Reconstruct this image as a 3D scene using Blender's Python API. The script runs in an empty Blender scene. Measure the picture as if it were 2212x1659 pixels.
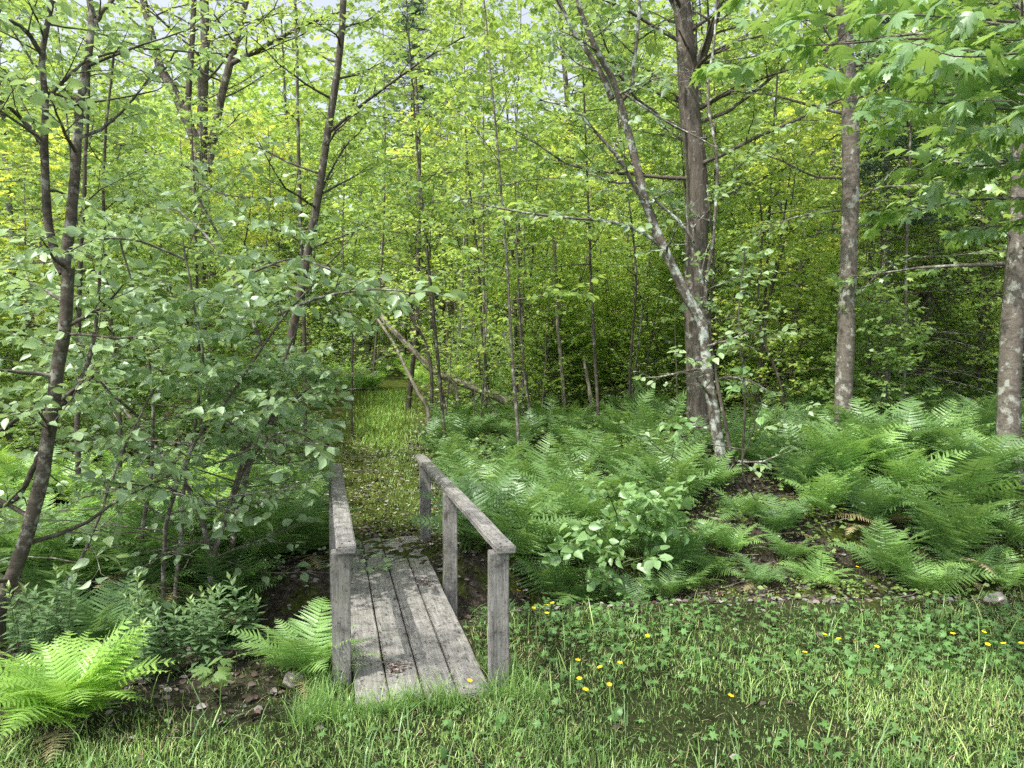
import bpy, math, random
import numpy as np

rng = np.random.default_rng(11)
random.seed(5)
C = bpy.context.scene.collection
R = math.radians

# ------------------------------------------------------------------ camera
F = 773.0
CAMZ = 1.62
PITCH = R(2.7)
cp, sp = math.cos(PITCH), math.sin(PITCH)
cam_data = bpy.data.cameras.new("camera")
cam = bpy.data.objects.new("camera", cam_data)
C.objects.link(cam)
cam.location = (0, 0, CAMZ)
cam.rotation_euler = (math.pi / 2 - PITCH, 0, 0)
cam_data.sensor_width = 36
cam_data.lens = F / 1024 * 36
cam_data.clip_end = 1500
cam_data.clip_start = 0.05
bpy.context.scene.camera = cam


def at(px, py, D):
    """world point seen at pixel (px, py) of the 1024x768 picture at depth y = D"""
    u, v = (px - 512) / F, (384 - py) / F
    y = cp + sp * v
    z = -sp + cp * v
    k = D / y
    return np.array([u * k, D, CAMZ + z * k])


def at2(px, py, D):
    return at(px * 1024 / 2212, py * 1024 / 2212, D)


# ------------------------------------------------------------------ terrain
def ss(x, a, b):
    t = np.clip((x - a) / (b - a), 0, 1)
    return t * t * (3 - 2 * t)


def vnoise(x, y, s, seed=0):
    x = np.asarray(x, float) * s + seed * 13.7
    y = np.asarray(y, float) * s - seed * 7.3
    return (np.sin(x * 1.7 + 1.3 * np.sin(y * 1.1)) + np.sin(y * 1.9 + 1.7 * np.sin(x * 0.8 + 2)) + np.sin((x + y) * 1.13 + 0.7)) / 3


def path_x(y):
    return np.interp(y, [6, 8.6, 13, 18, 24, 40], [-1.0, -1.6, -2.4, -2.95, -2.2, 1.5])


def height(x, y):
    x = np.asarray(x, float)
    y = np.asarray(y, float)
    e = 4.2 + 0.7 * ss(x, -1.4, 0.6)
    d = 0.62 - 0.44 * ss(x, -0.3, 1.2) + 0.06 * np.sin(x * 2.3)
    d = d * (1 - 0.5 * ss(np.abs(x), 5, 12))
    u = y - e
    rise = 0.55 + 0.75 * ss(x, -0.2, 1.5)
    far_lvl = 0.02 + 0.34 * ss(x, 0.0, 2.0) + 0.05 * ss(-x, 1.5, 4)
    up = ss(u, 0.75, 0.75 + rise)
    z = -d * ss(u, 0, 0.5) * (1 - up) + far_lvl * up
    slope = 0.055 + 0.03 * ss(x, 1, 8) + 0.01 * ss(-x, 4, 14)
    t = np.clip(y - 6.6, 0, 34)
    z = z + slope * t
    wild = ss(u, 0.2, 2.5)
    pathw = np.exp(-((x - path_x(y)) / 0.9) ** 2)
    z = z + wild * (1 - 0.85 * pathw) * (0.07 * vnoise(x, y, 1.1) + 0.04 * vnoise(x, y, 3.1, 2))
    z = z - wild * pathw * 0.05 * ss(y, 7, 9)
    z = z - 0.03 + 0.018 * vnoise(x, y, 2.3, 5) * (1 - wild)
    z = z - 0.02 * ss(-x, 1, 3) * (1 - wild)
    return z


def G(px, D, dz=0.0):
    x = (px - 512) / F * D
    return np.array([x, D, float(height(x, D)) + dz])


# ------------------------------------------------------------------ materials
def newmat(name):
    m = bpy.data.materials.new(name)
    m.use_nodes = True
    nt = m.node_tree
    for n in list(nt.nodes):
        nt.nodes.remove(n)
    return m, nt, nt.nodes, nt.links


def ramp(N, stops, fac=None, L=None):
    r = N.new("ShaderNodeValToRGB")
    el = r.color_ramp.elements
    while len(el) < len(stops):
        el.new(0.5)
    for e, (p, c) in zip(el, stops):
        e.position = p
        e.color = (*c, 1)
    if fac is not None:
        L.new(fac, r.inputs[0])
    return r


LG = 1.5


def leaf_mat(name, stops, trans, tfac=0.4, gloss=0.08, rough=0.38, patch=0.0):
    def soft(c, k):
        l_ = 0.25 * c[0] + 0.65 * c[1] + 0.1 * c[2]
        return tuple(v + (l_ - v) * k for v in c)

    stops = [(p, tuple(min(0.8, v * LG) for v in soft(c, 0.03))) for p, c in stops]
    trans = tuple(min(0.9, v * 1.15) for v in soft(trans, 0.02))
    rough = 0.42
    m, nt, N, L = newmat(name)
    at_ = N.new("ShaderNodeAttribute")
    at_.attribute_name = "rnd"
    oi = N.new("ShaderNodeObjectInfo")
    mx = N.new("ShaderNodeMath")
    mx.operation = "MULTIPLY_ADD"
    mx.inputs[1].default_value = 0.6
    L.new(at_.outputs["Fac"], mx.inputs[0])
    mo = N.new("ShaderNodeMath")
    mo.operation = "MULTIPLY"
    mo.inputs[1].default_value = 0.4
    L.new(oi.outputs["Random"], mo.inputs[0])
    L.new(mo.outputs[0], mx.inputs[2])
    rp = ramp(N, stops, mx.outputs[0], L)
    geo = N.new("ShaderNodeNewGeometry")
    und = N.new("ShaderNodeMixRGB")
    und.blend_type = "MIX"
    und.inputs[2].default_value = (0.16, 0.26, 0.11, 1)
    um = N.new("ShaderNodeMath")
    um.operation = "MULTIPLY"
    um.inputs[1].default_value = 0.3
    L.new(geo.outputs["Backfacing"], um.inputs[0])
    L.new(um.outputs[0], und.inputs[0])
    L.new(rp.outputs[0], und.inputs[1])
    tc = N.new("ShaderNodeMixRGB")
    tc.blend_type = "MULTIPLY"
    tc.inputs[0].default_value = 0.35
    tc.inputs[1].default_value = (*trans, 1)
    L.new(rp.outputs[0], tc.inputs[2])
    tc2 = N.new("ShaderNodeMixRGB")
    tc2.inputs[0].default_value = 0.6
    tc2.inputs[2].default_value = (*trans, 1)
    L.new(rp.outputs[0], tc2.inputs[1])
    df = N.new("ShaderNodeBsdfDiffuse")
    L.new(und.outputs[0], df.inputs[0])
    tr = N.new("ShaderNodeBsdfTranslucent")
    L.new(tc2.outputs[0], tr.inputs[0])
    m1 = N.new("ShaderNodeMixShader")
    m1.inputs[0].default_value = tfac
    L.new(df.outputs[0], m1.inputs[1])
    L.new(tr.outputs[0], m1.inputs[2])
    gl = N.new("ShaderNodeBsdfGlossy")
    gl.inputs["Roughness"].default_value = rough
    gl.inputs[0].default_value = (0.8, 0.9, 0.85, 1)
    fr = N.new("ShaderNodeLayerWeight")
    fr.inputs[0].default_value = 0.5
    fp = N.new("ShaderNodeMath")
    fp.operation = "POWER"
    fp.inputs[1].default_value = 3.0
    L.new(fr.outputs["Facing"], fp.inputs[0])
    fm = N.new("ShaderNodeMath")
    fm.operation = "MULTIPLY_ADD"
    fm.inputs[1].default_value = 0.17
    fm.inputs[2].default_value = 0.02 + gloss * 0.3
    L.new(fp.outputs[0], fm.inputs[0])
    m2 = N.new("ShaderNodeMixShader")
    L.new(fm.outputs[0], m2.inputs[0])
    L.new(m1.outputs[0], m2.inputs[1])
    L.new(gl.outputs[0], m2.inputs[2])
    out = N.new("ShaderNodeOutputMaterial")
    L.new(m2.outputs[0], out.inputs[0])
    return m


def bark_mat(name, c1, c2, lichen=None, lich_amt=0.5, scale=14, stretch=0.25, bump=0.6):
    m, nt, N, L = newmat(name)
    tc = N.new("ShaderNodeTexCoord")
    mp = N.new("ShaderNodeMapping")
    mp.inputs["Scale"].default_value = (1, 1, stretch)
    L.new(tc.outputs["Object"], mp.inputs[0])
    n1 = N.new("ShaderNodeTexNoise")
    n1.inputs["Scale"].default_value = scale
    n1.inputs["Detail"].default_value = 8
    n1.inputs["Roughness"].default_value = 0.65
    L.new(mp.outputs[0], n1.inputs["Vector"])
    v = N.new("ShaderNodeTexVoronoi")
    v.inputs["Scale"].default_value = scale * 3.2
    v.feature = "DISTANCE_TO_EDGE"
    L.new(mp.outputs[0], v.inputs["Vector"])
    rp = ramp(N, [(0.32, c1), (0.68, c2)], n1.outputs[0], L)
    crack = ramp(N, [(0.0, (0.35, 0.35, 0.35)), (0.12, (1, 1, 1))], v.outputs[0], L)
    mul = N.new("ShaderNodeMixRGB")
    mul.blend_type = "MULTIPLY"
    mul.inputs[0].default_value = 0.6
    L.new(rp.outputs[0], mul.inputs[1])
    L.new(crack.outputs[0], mul.inputs[2])
    col = mul.outputs[0]
    if lichen:
        n2 = N.new("ShaderNodeTexNoise")
        n2.inputs["Scale"].default_value = 9
        n2.inputs["Detail"].default_value = 6
        n2.inputs["Roughness"].default_value = 0.7
        L.new(tc.outputs["Object"], n2.inputs["Vector"])
        msk = ramp(N, [(0.62 - 0.25 * lich_amt, (0, 0, 0)), (0.68 - 0.2 * lich_amt, (1, 1, 1))], n2.outputs[0], L)
        mxl = N.new("ShaderNodeMixRGB")
        L.new(msk.outputs[0], mxl.inputs[0])
        L.new(col, mxl.inputs[1])
        mxl.inputs[2].default_value = (*lichen, 1)
        col = mxl.outputs[0]
    b = N.new("ShaderNodeBsdfPrincipled")
    b.inputs["Roughness"].default_value = 0.85
    b.inputs["Specular IOR Level"].default_value = 0.25
    L.new(col, b.inputs["Base Color"])
    bp = N.new("ShaderNodeBump")
    bp.inputs["Strength"].default_value = bump
    bp.inputs["Distance"].default_value = 0.02
    L.new(mul.outputs[0], bp.inputs["Height"])
    L.new(bp.outputs[0], b.inputs["Normal"])
    out = N.new("ShaderNodeOutputMaterial")
    L.new(b.outputs[0], out.inputs[0])
    return m


def wood_mat(name):
    """weathered grey timber, grain along local Y or Z given by generated stretch of object coordinates"""
    mats = []
    for suffix, sc in (("along", (26, 1.1, 26)), ("upright", (30, 30, 1.3))):
        m, nt, N, L = newmat(name + "_" + suffix)
        tc = N.new("ShaderNodeTexCoord")
        mp = N.new("ShaderNodeMapping")
        mp.inputs["Scale"].default_value = sc
        L.new(tc.outputs["Object"], mp.inputs[0])
        n1 = N.new("ShaderNodeTexNoise")
        n1.inputs["Scale"].default_value = 3.2
        n1.inputs["Detail"].default_value = 9
        n1.inputs["Roughness"].default_value = 0.7
        n1.inputs["Distortion"].default_value = 0.5
        L.new(mp.outputs[0], n1.inputs["Vector"])
        rp = ramp(N, [(0.24, (0.075, 0.075, 0.075)), (0.40, (0.21, 0.205, 0.195)), (0.58, (0.32, 0.312, 0.30)), (0.78, (0.45, 0.44, 0.425))], n1.outputs[0], L)
        n2 = N.new("ShaderNodeTexNoise")
        n2.inputs["Scale"].default_value = 11
        n2.inputs["Detail"].default_value = 7
        n2.inputs["Roughness"].default_value = 0.75
        L.new(tc.outputs["Object"], n2.inputs["Vector"])
        st = ramp(N, [(0.32, (0.3, 0.29, 0.28)), (0.45, (0.8, 0.8, 0.79)), (0.55, (0.95, 0.94, 0.93)), (0.68, (1.2, 1.2, 1.19))], n2.outputs[0], L)
        mu = N.new("ShaderNodeMixRGB")
        mu.blend_type = "MULTIPLY"
        mu.inputs[0].default_value = 1.0
        L.new(rp.outputs[0], mu.inputs[1])
        L.new(st.outputs[0], mu.inputs[2])
        # knots and dark crumbs
        v = N.new("ShaderNodeTexVoronoi")
        v.inputs["Scale"].default_value = 6.5
        mpk = N.new("ShaderNodeMapping")
        mpk.inputs["Scale"].default_value = (1, 0.45, 1) if suffix == "along" else (1, 1, 0.45)
        L.new(tc.outputs["Object"], mpk.inputs[0])
        L.new(mpk.outputs[0], v.inputs["Vector"])
        kn = ramp(N, [(0.05, (0.3, 0.24, 0.19)), (0.13, (1, 1, 1))], v.outputs[0], L)
        mk = N.new("ShaderNodeMixRGB")
        mk.blend_type = "MULTIPLY"
        mk.inputs[0].default_value = 0.8
        L.new(mu.outputs[0], mk.inputs[1])
        L.new(kn.outputs[0], mk.inputs[2])
        n3 = N.new("ShaderNodeTexNoise")
        n3.inputs["Scale"].default_value = 85
        n3.inputs["Detail"].default_value = 3
        L.new(tc.outputs["Object"], n3.inputs["Vector"])
        sp_ = ramp(N, [(0.33, (0.3, 0.28, 0.26)), (0.41, (1, 1, 1))], n3.outputs[0], L)
        mk2 = N.new("ShaderNodeMixRGB")
        mk2.blend_type = "MULTIPLY"
        mk2.inputs[0].default_value = 0.75
        L.new(mk.outputs[0], mk2.inputs[1])
        L.new(sp_.outputs[0], mk2.inputs[2])
        # green algae tint in blotches
        n4 = N.new("ShaderNodeTexNoise")
        n4.inputs["Scale"].default_value = 3.0
        n4.inputs["Detail"].default_value = 4
        L.new(tc.outputs["Object"], n4.inputs["Vector"])
        ag = ramp(N, [(0.55, (0, 0, 0)), (0.75, (0.25, 0.25, 0.25))], n4.outputs[0], L)
        mg = N.new("ShaderNodeMixRGB")
        L.new(ag.outputs[0], mg.inputs[0])
        L.new(mk2.outputs[0], mg.inputs[1])
        mg.inputs[2].default_value = (0.20, 0.22, 0.12, 1)
        b = N.new("ShaderNodeBsdfPrincipled")
        b.inputs["Roughness"].default_value = 0.8
        b.inputs["Specular IOR Level"].default_value = 0.3
        L.new(mg.outputs[0], b.inputs["Base Color"])
        bp = N.new("ShaderNodeBump")
        bp.inputs["Strength"].default_value = 0.7
        bp.inputs["Distance"].default_value = 0.006
        L.new(n1.outputs[0], bp.inputs["Height"])
        L.new(bp.outputs[0], b.inputs["Normal"])
        out = N.new("ShaderNodeOutputMaterial")
        L.new(b.outputs[0], out.inputs[0])
        mats.append(m)
    return mats


def plain(name, col, rough=0.8, col2=None, scale=20):
    m, nt, N, L = newmat(name)
    b = N.new("ShaderNodeBsdfPrincipled")
    b.inputs["Roughness"].default_value = rough
    b.inputs["Specular IOR Level"].default_value = 0.3
    if col2 is None:
        col2 = tuple(c * 0.6 for c in col)
    tc = N.new("ShaderNodeTexCoord")
    n = N.new("ShaderNodeTexNoise")
    n.inputs["Scale"].default_value = scale
    n.inputs["Detail"].default_value = 5
    L.new(tc.outputs["Object"], n.inputs["Vector"])
    rp = ramp(N, [(0.35, col2), (0.65, col)], n.outputs[0], L)
    L.new(rp.outputs[0], b.inputs["Base Color"])
    out = N.new("ShaderNodeOutputMaterial")
    L.new(b.outputs[0], out.inputs[0])
    return m


def litter_mat():
    m, nt, N, L = newmat("dry_leaf")
    at_ = N.new("ShaderNodeAttribute")
    at_.attribute_name = "rnd"
    rp = ramp(N, [(0.0, (0.045, 0.035, 0.027)), (0.35, (0.10, 0.085, 0.07)), (0.65, (0.18, 0.16, 0.14)), (0.87, (0.30, 0.29, 0.27)), (0.91, (0.12, 0.06, 0.045)), (0.95, (0.25, 0.24, 0.22)), (1.0, (0.44, 0.42, 0.38))], at_.outputs["Fac"], L)
    df = N.new("ShaderNodeBsdfDiffuse")
    L.new(rp.outputs[0], df.inputs[0])
    out = N.new("ShaderNodeOutputMaterial")
    L.new(df.outputs[0], out.inputs[0])
    return m


def ground_mat():
    m, nt, N, L = newmat("forest_floor")
    tc = N.new("ShaderNodeTexCoord")
    at_ = N.new("ShaderNodeAttribute")
    at_.attribute_name = "cover"
    sep = N.new("ShaderNodeSeparateColor")
    L.new(at_.outputs["Color"], sep.inputs[0])
    n1 = N.new("ShaderNodeTexNoise")
    n1.inputs["Scale"].default_value = 28
    n1.inputs["Detail"].default_value = 8
    n1.inputs["Roughness"].default_value = 0.75
    L.new(tc.outputs["Object"], n1.inputs["Vector"])
    soil = ramp(N, [(0.3, (0.022, 0.018, 0.014)), (0.5, (0.07, 0.058, 0.046)), (0.66, (0.16, 0.145, 0.12)), (0.8, (0.3, 0.28, 0.25))], n1.outputs[0], L)
    lawn = ramp(N, [(0.3, (0.015, 0.025, 0.008)), (0.55, (0.045, 0.06, 0.02)), (0.75, (0.13, 0.11, 0.06))], n1.outputs[0], L)
    moss = ramp(N, [(0.3, (0.02, 0.035, 0.008)), (0.55, (0.085, 0.11, 0.022)), (0.75, (0.19, 0.21, 0.05))], n1.outputs[0], L)
    n2 = N.new("ShaderNodeTexNoise")
    n2.inputs["Scale"].default_value = 2.6
    n2.inputs["Detail"].default_value = 7
    n2.inputs["Roughness"].default_value = 0.7
    L.new(tc.outputs["Object"], n2.inputs["Vector"])
    mm = N.new("ShaderNodeMath")
    mm.operation = "MULTIPLY_ADD"
    mm.inputs[1].default_value = 1.0
    L.new(sep.outputs[1], mm.inputs[0])
    sub = N.new("ShaderNodeMath")
    sub.operation = "SUBTRACT"
    L.new(n2.outputs[0], sub.inputs[0])
    sub.inputs[1].default_value = 0.5
    s2 = N.new("ShaderNodeMath")
    s2.operation = "MULTIPLY"
    s2.inputs[1].default_value = 2.6
    L.new(sub.outputs[0], s2.inputs[0])
    L.new(s2.outputs[0], mm.inputs[2])
    mr = ramp(N, [(0.4, (0, 0, 0)), (0.6, (1, 1, 1))], mm.outputs[0], L)
    a = N.new("ShaderNodeMixRGB")
    L.new(mr.outputs[0], a.inputs[0])
    L.new(soil.outputs[0], a.inputs[1])
    L.new(moss.outputs[0], a.inputs[2])
    c = N.new("ShaderNodeMixRGB")
    L.new(sep.outputs[0], c.inputs[0])
    L.new(a.outputs[0], c.inputs[1])
    L.new(lawn.outputs[0], c.inputs[2])
    b = N.new("ShaderNodeBsdfPrincipled")
    b.inputs["Roughness"].default_value = 0.95
    b.inputs["Specular IOR Level"].default_value = 0.1
    L.new(c.outputs[0], b.inputs["Base Color"])
    bp = N.new("ShaderNodeBump")
    bp.inputs["Strength"].default_value = 1.0
    bp.inputs["Distance"].default_value = 0.04
    L.new(n1.outputs[0], bp.inputs["Height"])
    L.new(bp.outputs[0], b.inputs["Normal"])
    out = N.new("ShaderNodeOutputMaterial")
    L.new(b.outputs[0], out.inputs[0])
    return m


M = {}
M["leaf_near"] = leaf_mat("shrub_leaf", [(0.0, (0.11, 0.175, 0.09)), (0.4, (0.20, 0.30, 0.15)), (0.85, (0.29, 0.41, 0.19)), (1.0, (0.42, 0.50, 0.18))], (0.40, 0.56, 0.14), 0.45, 0.16, 0.42)
M["leaf_mid"] = leaf_mat("woodland_leaf", [(0.0, (0.085, 0.15, 0.045)), (0.5, (0.15, 0.25, 0.07)), (1.0, (0.25, 0.36, 0.09))], (0.42, 0.56, 0.09), 0.5, 0.1, 0.45)
M["leaf_far"] = leaf_mat("canopy_leaf", [(0.0, (0.09, 0.17, 0.05)), (0.45, (0.19, 0.31, 0.075)), (0.75, (0.31, 0.43, 0.10)), (1.0, (0.52, 0.55, 0.12))], (0.6, 0.74, 0.12), 0.55, 0.08, 0.5)
M["leaf_bright"] = leaf_mat("bright_leaf", [(0.0, (0.13, 0.24, 0.09)), (1.0, (0.23, 0.37, 0.13))], (0.36, 0.55, 0.12), 0.4, 0.14, 0.4)
M["leaf_maple"] = leaf_mat("maple_leaf", [(0.0, (0.07, 0.15, 0.05)), (0.55, (0.14, 0.26, 0.085)), (0.85, (0.26, 0.38, 0.13)), (1.0, (0.45, 0.5, 0.12))], (0.40, 0.58, 0.07), 0.45, 0.2, 0.36)
M["leaf_dark"] = leaf_mat("shade_leaf", [(0.0, (0.035, 0.09, 0.025)), (1.0, (0.075, 0.16, 0.04))], (0.12, 0.28, 0.04), 0.3, 0.08, 0.5)
M["needle"] = leaf_mat("spruce_needle", [(0.0, (0.025, 0.06, 0.035)), (1.0, (0.06, 0.11, 0.06))], (0.06, 0.12, 0.04), 0.15, 0.05, 0.5)
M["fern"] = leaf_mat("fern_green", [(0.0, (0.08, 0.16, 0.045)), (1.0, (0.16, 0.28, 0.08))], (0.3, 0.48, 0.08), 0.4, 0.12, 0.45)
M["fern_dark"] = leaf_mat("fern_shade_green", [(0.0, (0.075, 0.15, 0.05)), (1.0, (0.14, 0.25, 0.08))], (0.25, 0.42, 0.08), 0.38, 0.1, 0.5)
M["fern_bright"] = leaf_mat("fern_sunlit_yellow_green", [(0.0, (0.20, 0.36, 0.06)), (1.0, (0.33, 0.52, 0.11))], (0.5, 0.7, 0.09), 0.42, 0.1, 0.45)  # yellow green clump, and sunlight put into the colour of lit ferns
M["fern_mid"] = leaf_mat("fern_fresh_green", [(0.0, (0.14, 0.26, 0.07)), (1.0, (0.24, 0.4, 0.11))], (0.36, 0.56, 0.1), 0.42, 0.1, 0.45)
M["grass"] = leaf_mat("grass_blade", [(0.0, (0.06, 0.125, 0.03)), (0.4, (0.14, 0.25, 0.06)), (0.75, (0.27, 0.42, 0.11)), (0.92, (0.42, 0.5, 0.16)), (1.0, (0.5, 0.44, 0.22))], (0.3, 0.5, 0.09), 0.35, 0.12, 0.4)
M["straw"] = leaf_mat("dry_straw", [(0.0, (0.16, 0.12, 0.06)), (1.0, (0.38, 0.32, 0.18))], (0.3, 0.25, 0.12), 0.15)
M["moss_tuft"] = leaf_mat("moss_tuft", [(0.0, (0.13, 0.17, 0.035)), (1.0, (0.34, 0.38, 0.08))], (0.3, 0.36, 0.05), 0.3)
M["leaf_yellow"] = leaf_mat("sunlit_yellow_leaf", [(0.0, (0.24, 0.34, 0.06)), (1.0, (0.5, 0.52, 0.09))], (0.72, 0.78, 0.1), 0.6)  # backlit glow of the foliage put into the leaf colour
M["weed"] = leaf_mat("weed_leaf", [(0.0, (0.07, 0.13, 0.06)), (0.6, (0.12, 0.20, 0.085)), (1.0, (0.24, 0.32, 0.09))], (0.25, 0.38, 0.08), 0.3)
M["herb"] = leaf_mat("herb_leaf", [(0.0, (0.05, 0.12, 0.03)), (0.7, (0.11, 0.23, 0.06)), (1.0, (0.22, 0.36, 0.11))], (0.18, 0.36, 0.06), 0.3, 0.0, 0.45)
M["bark_dark"] = bark_mat("dark_bark", (0.045, 0.038, 0.03), (0.14, 0.12, 0.10), (0.25, 0.27, 0.22), 0.25)
M["bark_grey"] = bark_mat("grey_bark", (0.085, 0.075, 0.062), (0.225, 0.20, 0.17), (0.36, 0.37, 0.33), 0.35, 16, 1.6, 0.5)
M["bark_maple"] = bark_mat("furrowed_bark", (0.055, 0.045, 0.038), (0.19, 0.165, 0.14), (0.3, 0.31, 0.27), 0.2, 26, 0.16, 1.0)
M["bark_lichen"] = bark_mat("lichen_bark", (0.085, 0.072, 0.058), (0.21, 0.185, 0.155), (0.46, 0.50, 0.46), 0.42, 16, 1.2, 0.4)
M["bark_alder"] = bark_mat("alder_bark", (0.05, 0.043, 0.034), (0.15, 0.13, 0.105), (0.28, 0.28, 0.24), 0.3, 15, 2.5, 0.5)
M["dead_wood"] = bark_mat("dead_wood", (0.14, 0.12, 0.09), (0.36, 0.33, 0.28), None, 0, 18, 0.3, 0.5)
M["stem_green"] = plain("green_stem", (0.12, 0.2, 0.06), 0.6, (0.08, 0.1, 0.04))
M["dry_leaf"] = litter_mat()
M["ground"] = ground_mat()
M["wood"], M["wood_up"] = wood_mat("weathered_timber")
M["petal"] = plain("yellow_petal", (0.85, 0.68, 0.02), 0.35, (0.75, 0.5, 0.01))
M["stone"] = plain("grey_stone", (0.45, 0.42, 0.38), 0.85, (0.2, 0.18, 0.16), 14)
M["black"] = plain("charred_black", (0.01, 0.01, 0.012), 0.7, (0.004, 0.004, 0.004))


# ------------------------------------------------------------------ mesh assembly
class MB:
    def __init__(s):
        s.v, s.loops, s.cnt, s.rnd, s.n = [], [], [], [], 0

    def add(s, V, faces_idx, counts, rnd):
        """V (n,3), faces_idx flat loop indices, counts per face, rnd per vertex"""
        s.v.append(np.asarray(V, np.float32))
        s.loops.append(np.asarray(faces_idx, np.int64) + s.n)
        s.cnt.append(np.asarray(counts, np.int64))
        s.rnd.append(np.broadcast_to(np.asarray(rnd, np.float32), (len(V),)))
        s.n += len(V)

    def inst(s, tmpl, pos, X, Y, Z, scale, rnd):
        """copies of template at pos with basis X, Y, Z (N,3) and scale (N,) or (N,3)"""
        tv, tl, tc = tmpl
        n = len(pos)
        if n == 0:
            return
        sc = np.asarray(scale, float)
        if sc.ndim == 1:
            sc = np.repeat(sc[:, None], 3, 1)
        B = np.stack([X * sc[:, :1], Y * sc[:, 1:2], Z * sc[:, 2:3]], 1)
        V = np.einsum("kj,njm->nkm", tv, B) + pos[:, None, :]
        k = len(tv)
        loops = (tl[None, :] + (np.arange(n) * k)[:, None]).ravel()
        s.add(V.reshape(-1, 3), loops, np.tile(tc, n), np.repeat(rnd, k))

    def tubes(s, P, Rr, sides=5, rnd=0.5):
        """P (N,m,3), Rr (N,m)"""
        if len(P) == 0:
            return
        N_, m, _ = P.shape
        T = np.gradient(P, axis=1)
        T /= np.linalg.norm(T, axis=2, keepdims=True) + 1e-9
        mt = np.abs(T.mean(1))
        ref = np.eye(3)[np.argmin(mt, 1)]
        A = np.cross(T, ref[:, None, :])
        A /= np.linalg.norm(A, axis=2, keepdims=True) + 1e-9
        Bv = np.cross(T, A)
        ang = np.linspace(0, 2 * np.pi, sides, endpoint=False)
        V = P[:, :, None, :] + Rr[:, :, None, None] * (np.cos(ang)[None, None, :, None] * A[:, :, None, :] + np.sin(ang)[None, None, :, None] * Bv[:, :, None, :])
        i = np.arange(m - 1)[:, None]
        j = np.arange(sides)[None, :]
        q = np.stack([i * sides + j, i * sides + (j + 1) % sides, (i + 1) * sides + (j + 1) % sides, (i + 1) * sides + j], -1).reshape(-1)
        loops = (q[None, :] + (np.arange(N_) * m * sides)[:, None]).ravel()
        s.add(V.reshape(-1, 3), loops, np.full(N_ * (m - 1) * sides, 4), rnd)

    def mesh(s, name, mat, smooth=False):
        me = bpy.data.meshes.new(name)
        V = np.concatenate(s.v)
        Lp = np.concatenate(s.loops)
        ct = np.concatenate(s.cnt)
        me.vertices.add(len(V))
        me.vertices.foreach_set("co", V.ravel())
        me.loops.add(len(Lp))
        me.loops.foreach_set("vertex_index", Lp.astype(np.int32))
        me.polygons.add(len(ct))
        st = np.concatenate([[0], np.cumsum(ct)[:-1]]).astype(np.int32)
        me.polygons.foreach_set("loop_start", st)
        if smooth:
            me.polygons.foreach_set("use_smooth", np.ones(len(ct), bool))
        a = me.attributes.new("rnd", "FLOAT", "POINT")
        a.data.foreach_set("value", np.concatenate(s.rnd).astype(np.float32))
        me.materials.append(mat)
        me.update(calc_edges=True)
        return me


def link(name, me, parent=None, loc=None, rz=0, sc=1):
    o = bpy.data.objects.new(name, me)
    C.objects.link(o)
    if parent:
        o.parent = parent
    if loc is not None:
        o.location = loc
    o.rotation_euler = (0, 0, rz)
    o.scale = (sc, sc, sc)
    return o


def tag(o, label, cat, group=None, kind=None):
    if label:
        o["label"] = label
    if cat:
        o["category"] = cat
    if group:
        o["group"] = group
    if kind:
        o["kind"] = kind
    return o


def tmpl(verts, faces):
    return (np.array(verts, float), np.array([i for f in faces for i in f]), np.array([len(f) for f in faces]))


LEAF4 = tmpl([(0, 0, 0), (-0.36, 0.5, 0.07), (0, 1, -0.06), (0.36, 0.5, 0.07)], [(0, 2, 1), (0, 3, 2)])
LEAF = tmpl(
    [(0, 0, 0), (0, 0.36, -0.035), (0, 0.7, -0.05), (0, 1, -0.12), (-0.24, 0.16, 0.03), (-0.36, 0.44, 0.05), (-0.2, 0.78, -0.01), (0.24, 0.16, 0.03), (0.36, 0.44, 0.05), (0.2, 0.78, -0.01)],
    [(0, 1, 4), (1, 5, 4), (1, 2, 5), (2, 6, 5), (2, 3, 6), (0, 7, 1), (1, 7, 8), (1, 8, 2), (2, 8, 9), (2, 9, 3)],
)
NARROW = tmpl([(0, 0, 0), (-0.15, 0.4, 0.03), (0, 0.5, -0.03), (0.15, 0.4, 0.03), (0, 1, -0.2)], [(0, 2, 1), (0, 3, 2), (1, 2, 4), (2, 3, 4)])
_half = [(0.05, 0.86), (0.12, 0.84), (0.12, 0.68), (0.21, 0.7), (0.14, 0.53), (0.27, 0.62), (0.33, 0.74), (0.37, 0.68), (0.52, 0.74), (0.47, 0.6), (0.53, 0.54), (0.42, 0.46), (0.3, 0.37), (0.42, 0.33), (0.52, 0.24), (0.4, 0.18), (0.26, 0.08)]
_out = [(0.0, 0.0)] + [(-x, y) for x, y in reversed(_half)] + [(0.0, 1.05)] + _half


def _mz(x, y):
    return -0.35 * x * x * 1.2 - 0.22 * max(0, y - 0.35) ** 1.5 + 0.02


MAPLE = tmpl([(0, 0.3, 0.05)] + [(x * 1.08, y, _mz(x, y)) for x, y in _out], [(0, i, i % len(_out) + 1) for i in range(1, len(_out) + 1)][::-1])
_mh = [(0.13, 0.62), (0.52, 0.74), (0.3, 0.37), (0.5, 0.2)]
_mo = [(0.0, 0.0)] + [(-x, y) for x, y in reversed(_mh)] + [(0.0, 1.05)] + _mh
MAPLE_LO = tmpl([(0, 0.3, 0.05)] + [(x * 1.08, y, _mz(x, y)) for x, y in _mo], [(0, i, i % len(_mo) + 1) for i in range(1, len(_mo) + 1)])
CURL = tmpl([(0, 0, 0), (-0.3, 0.3, 0.14), (-0.22, 0.75, 0.2), (0, 1, 0.05), (0.24, 0.7, 0.16), (0.32, 0.3, 0.1), (0, 0.5, -0.02)], [(0, 6, 1), (1, 6, 2), (2, 6, 3), (3, 6, 4), (4, 6, 5), (5, 6, 0)])


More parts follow.
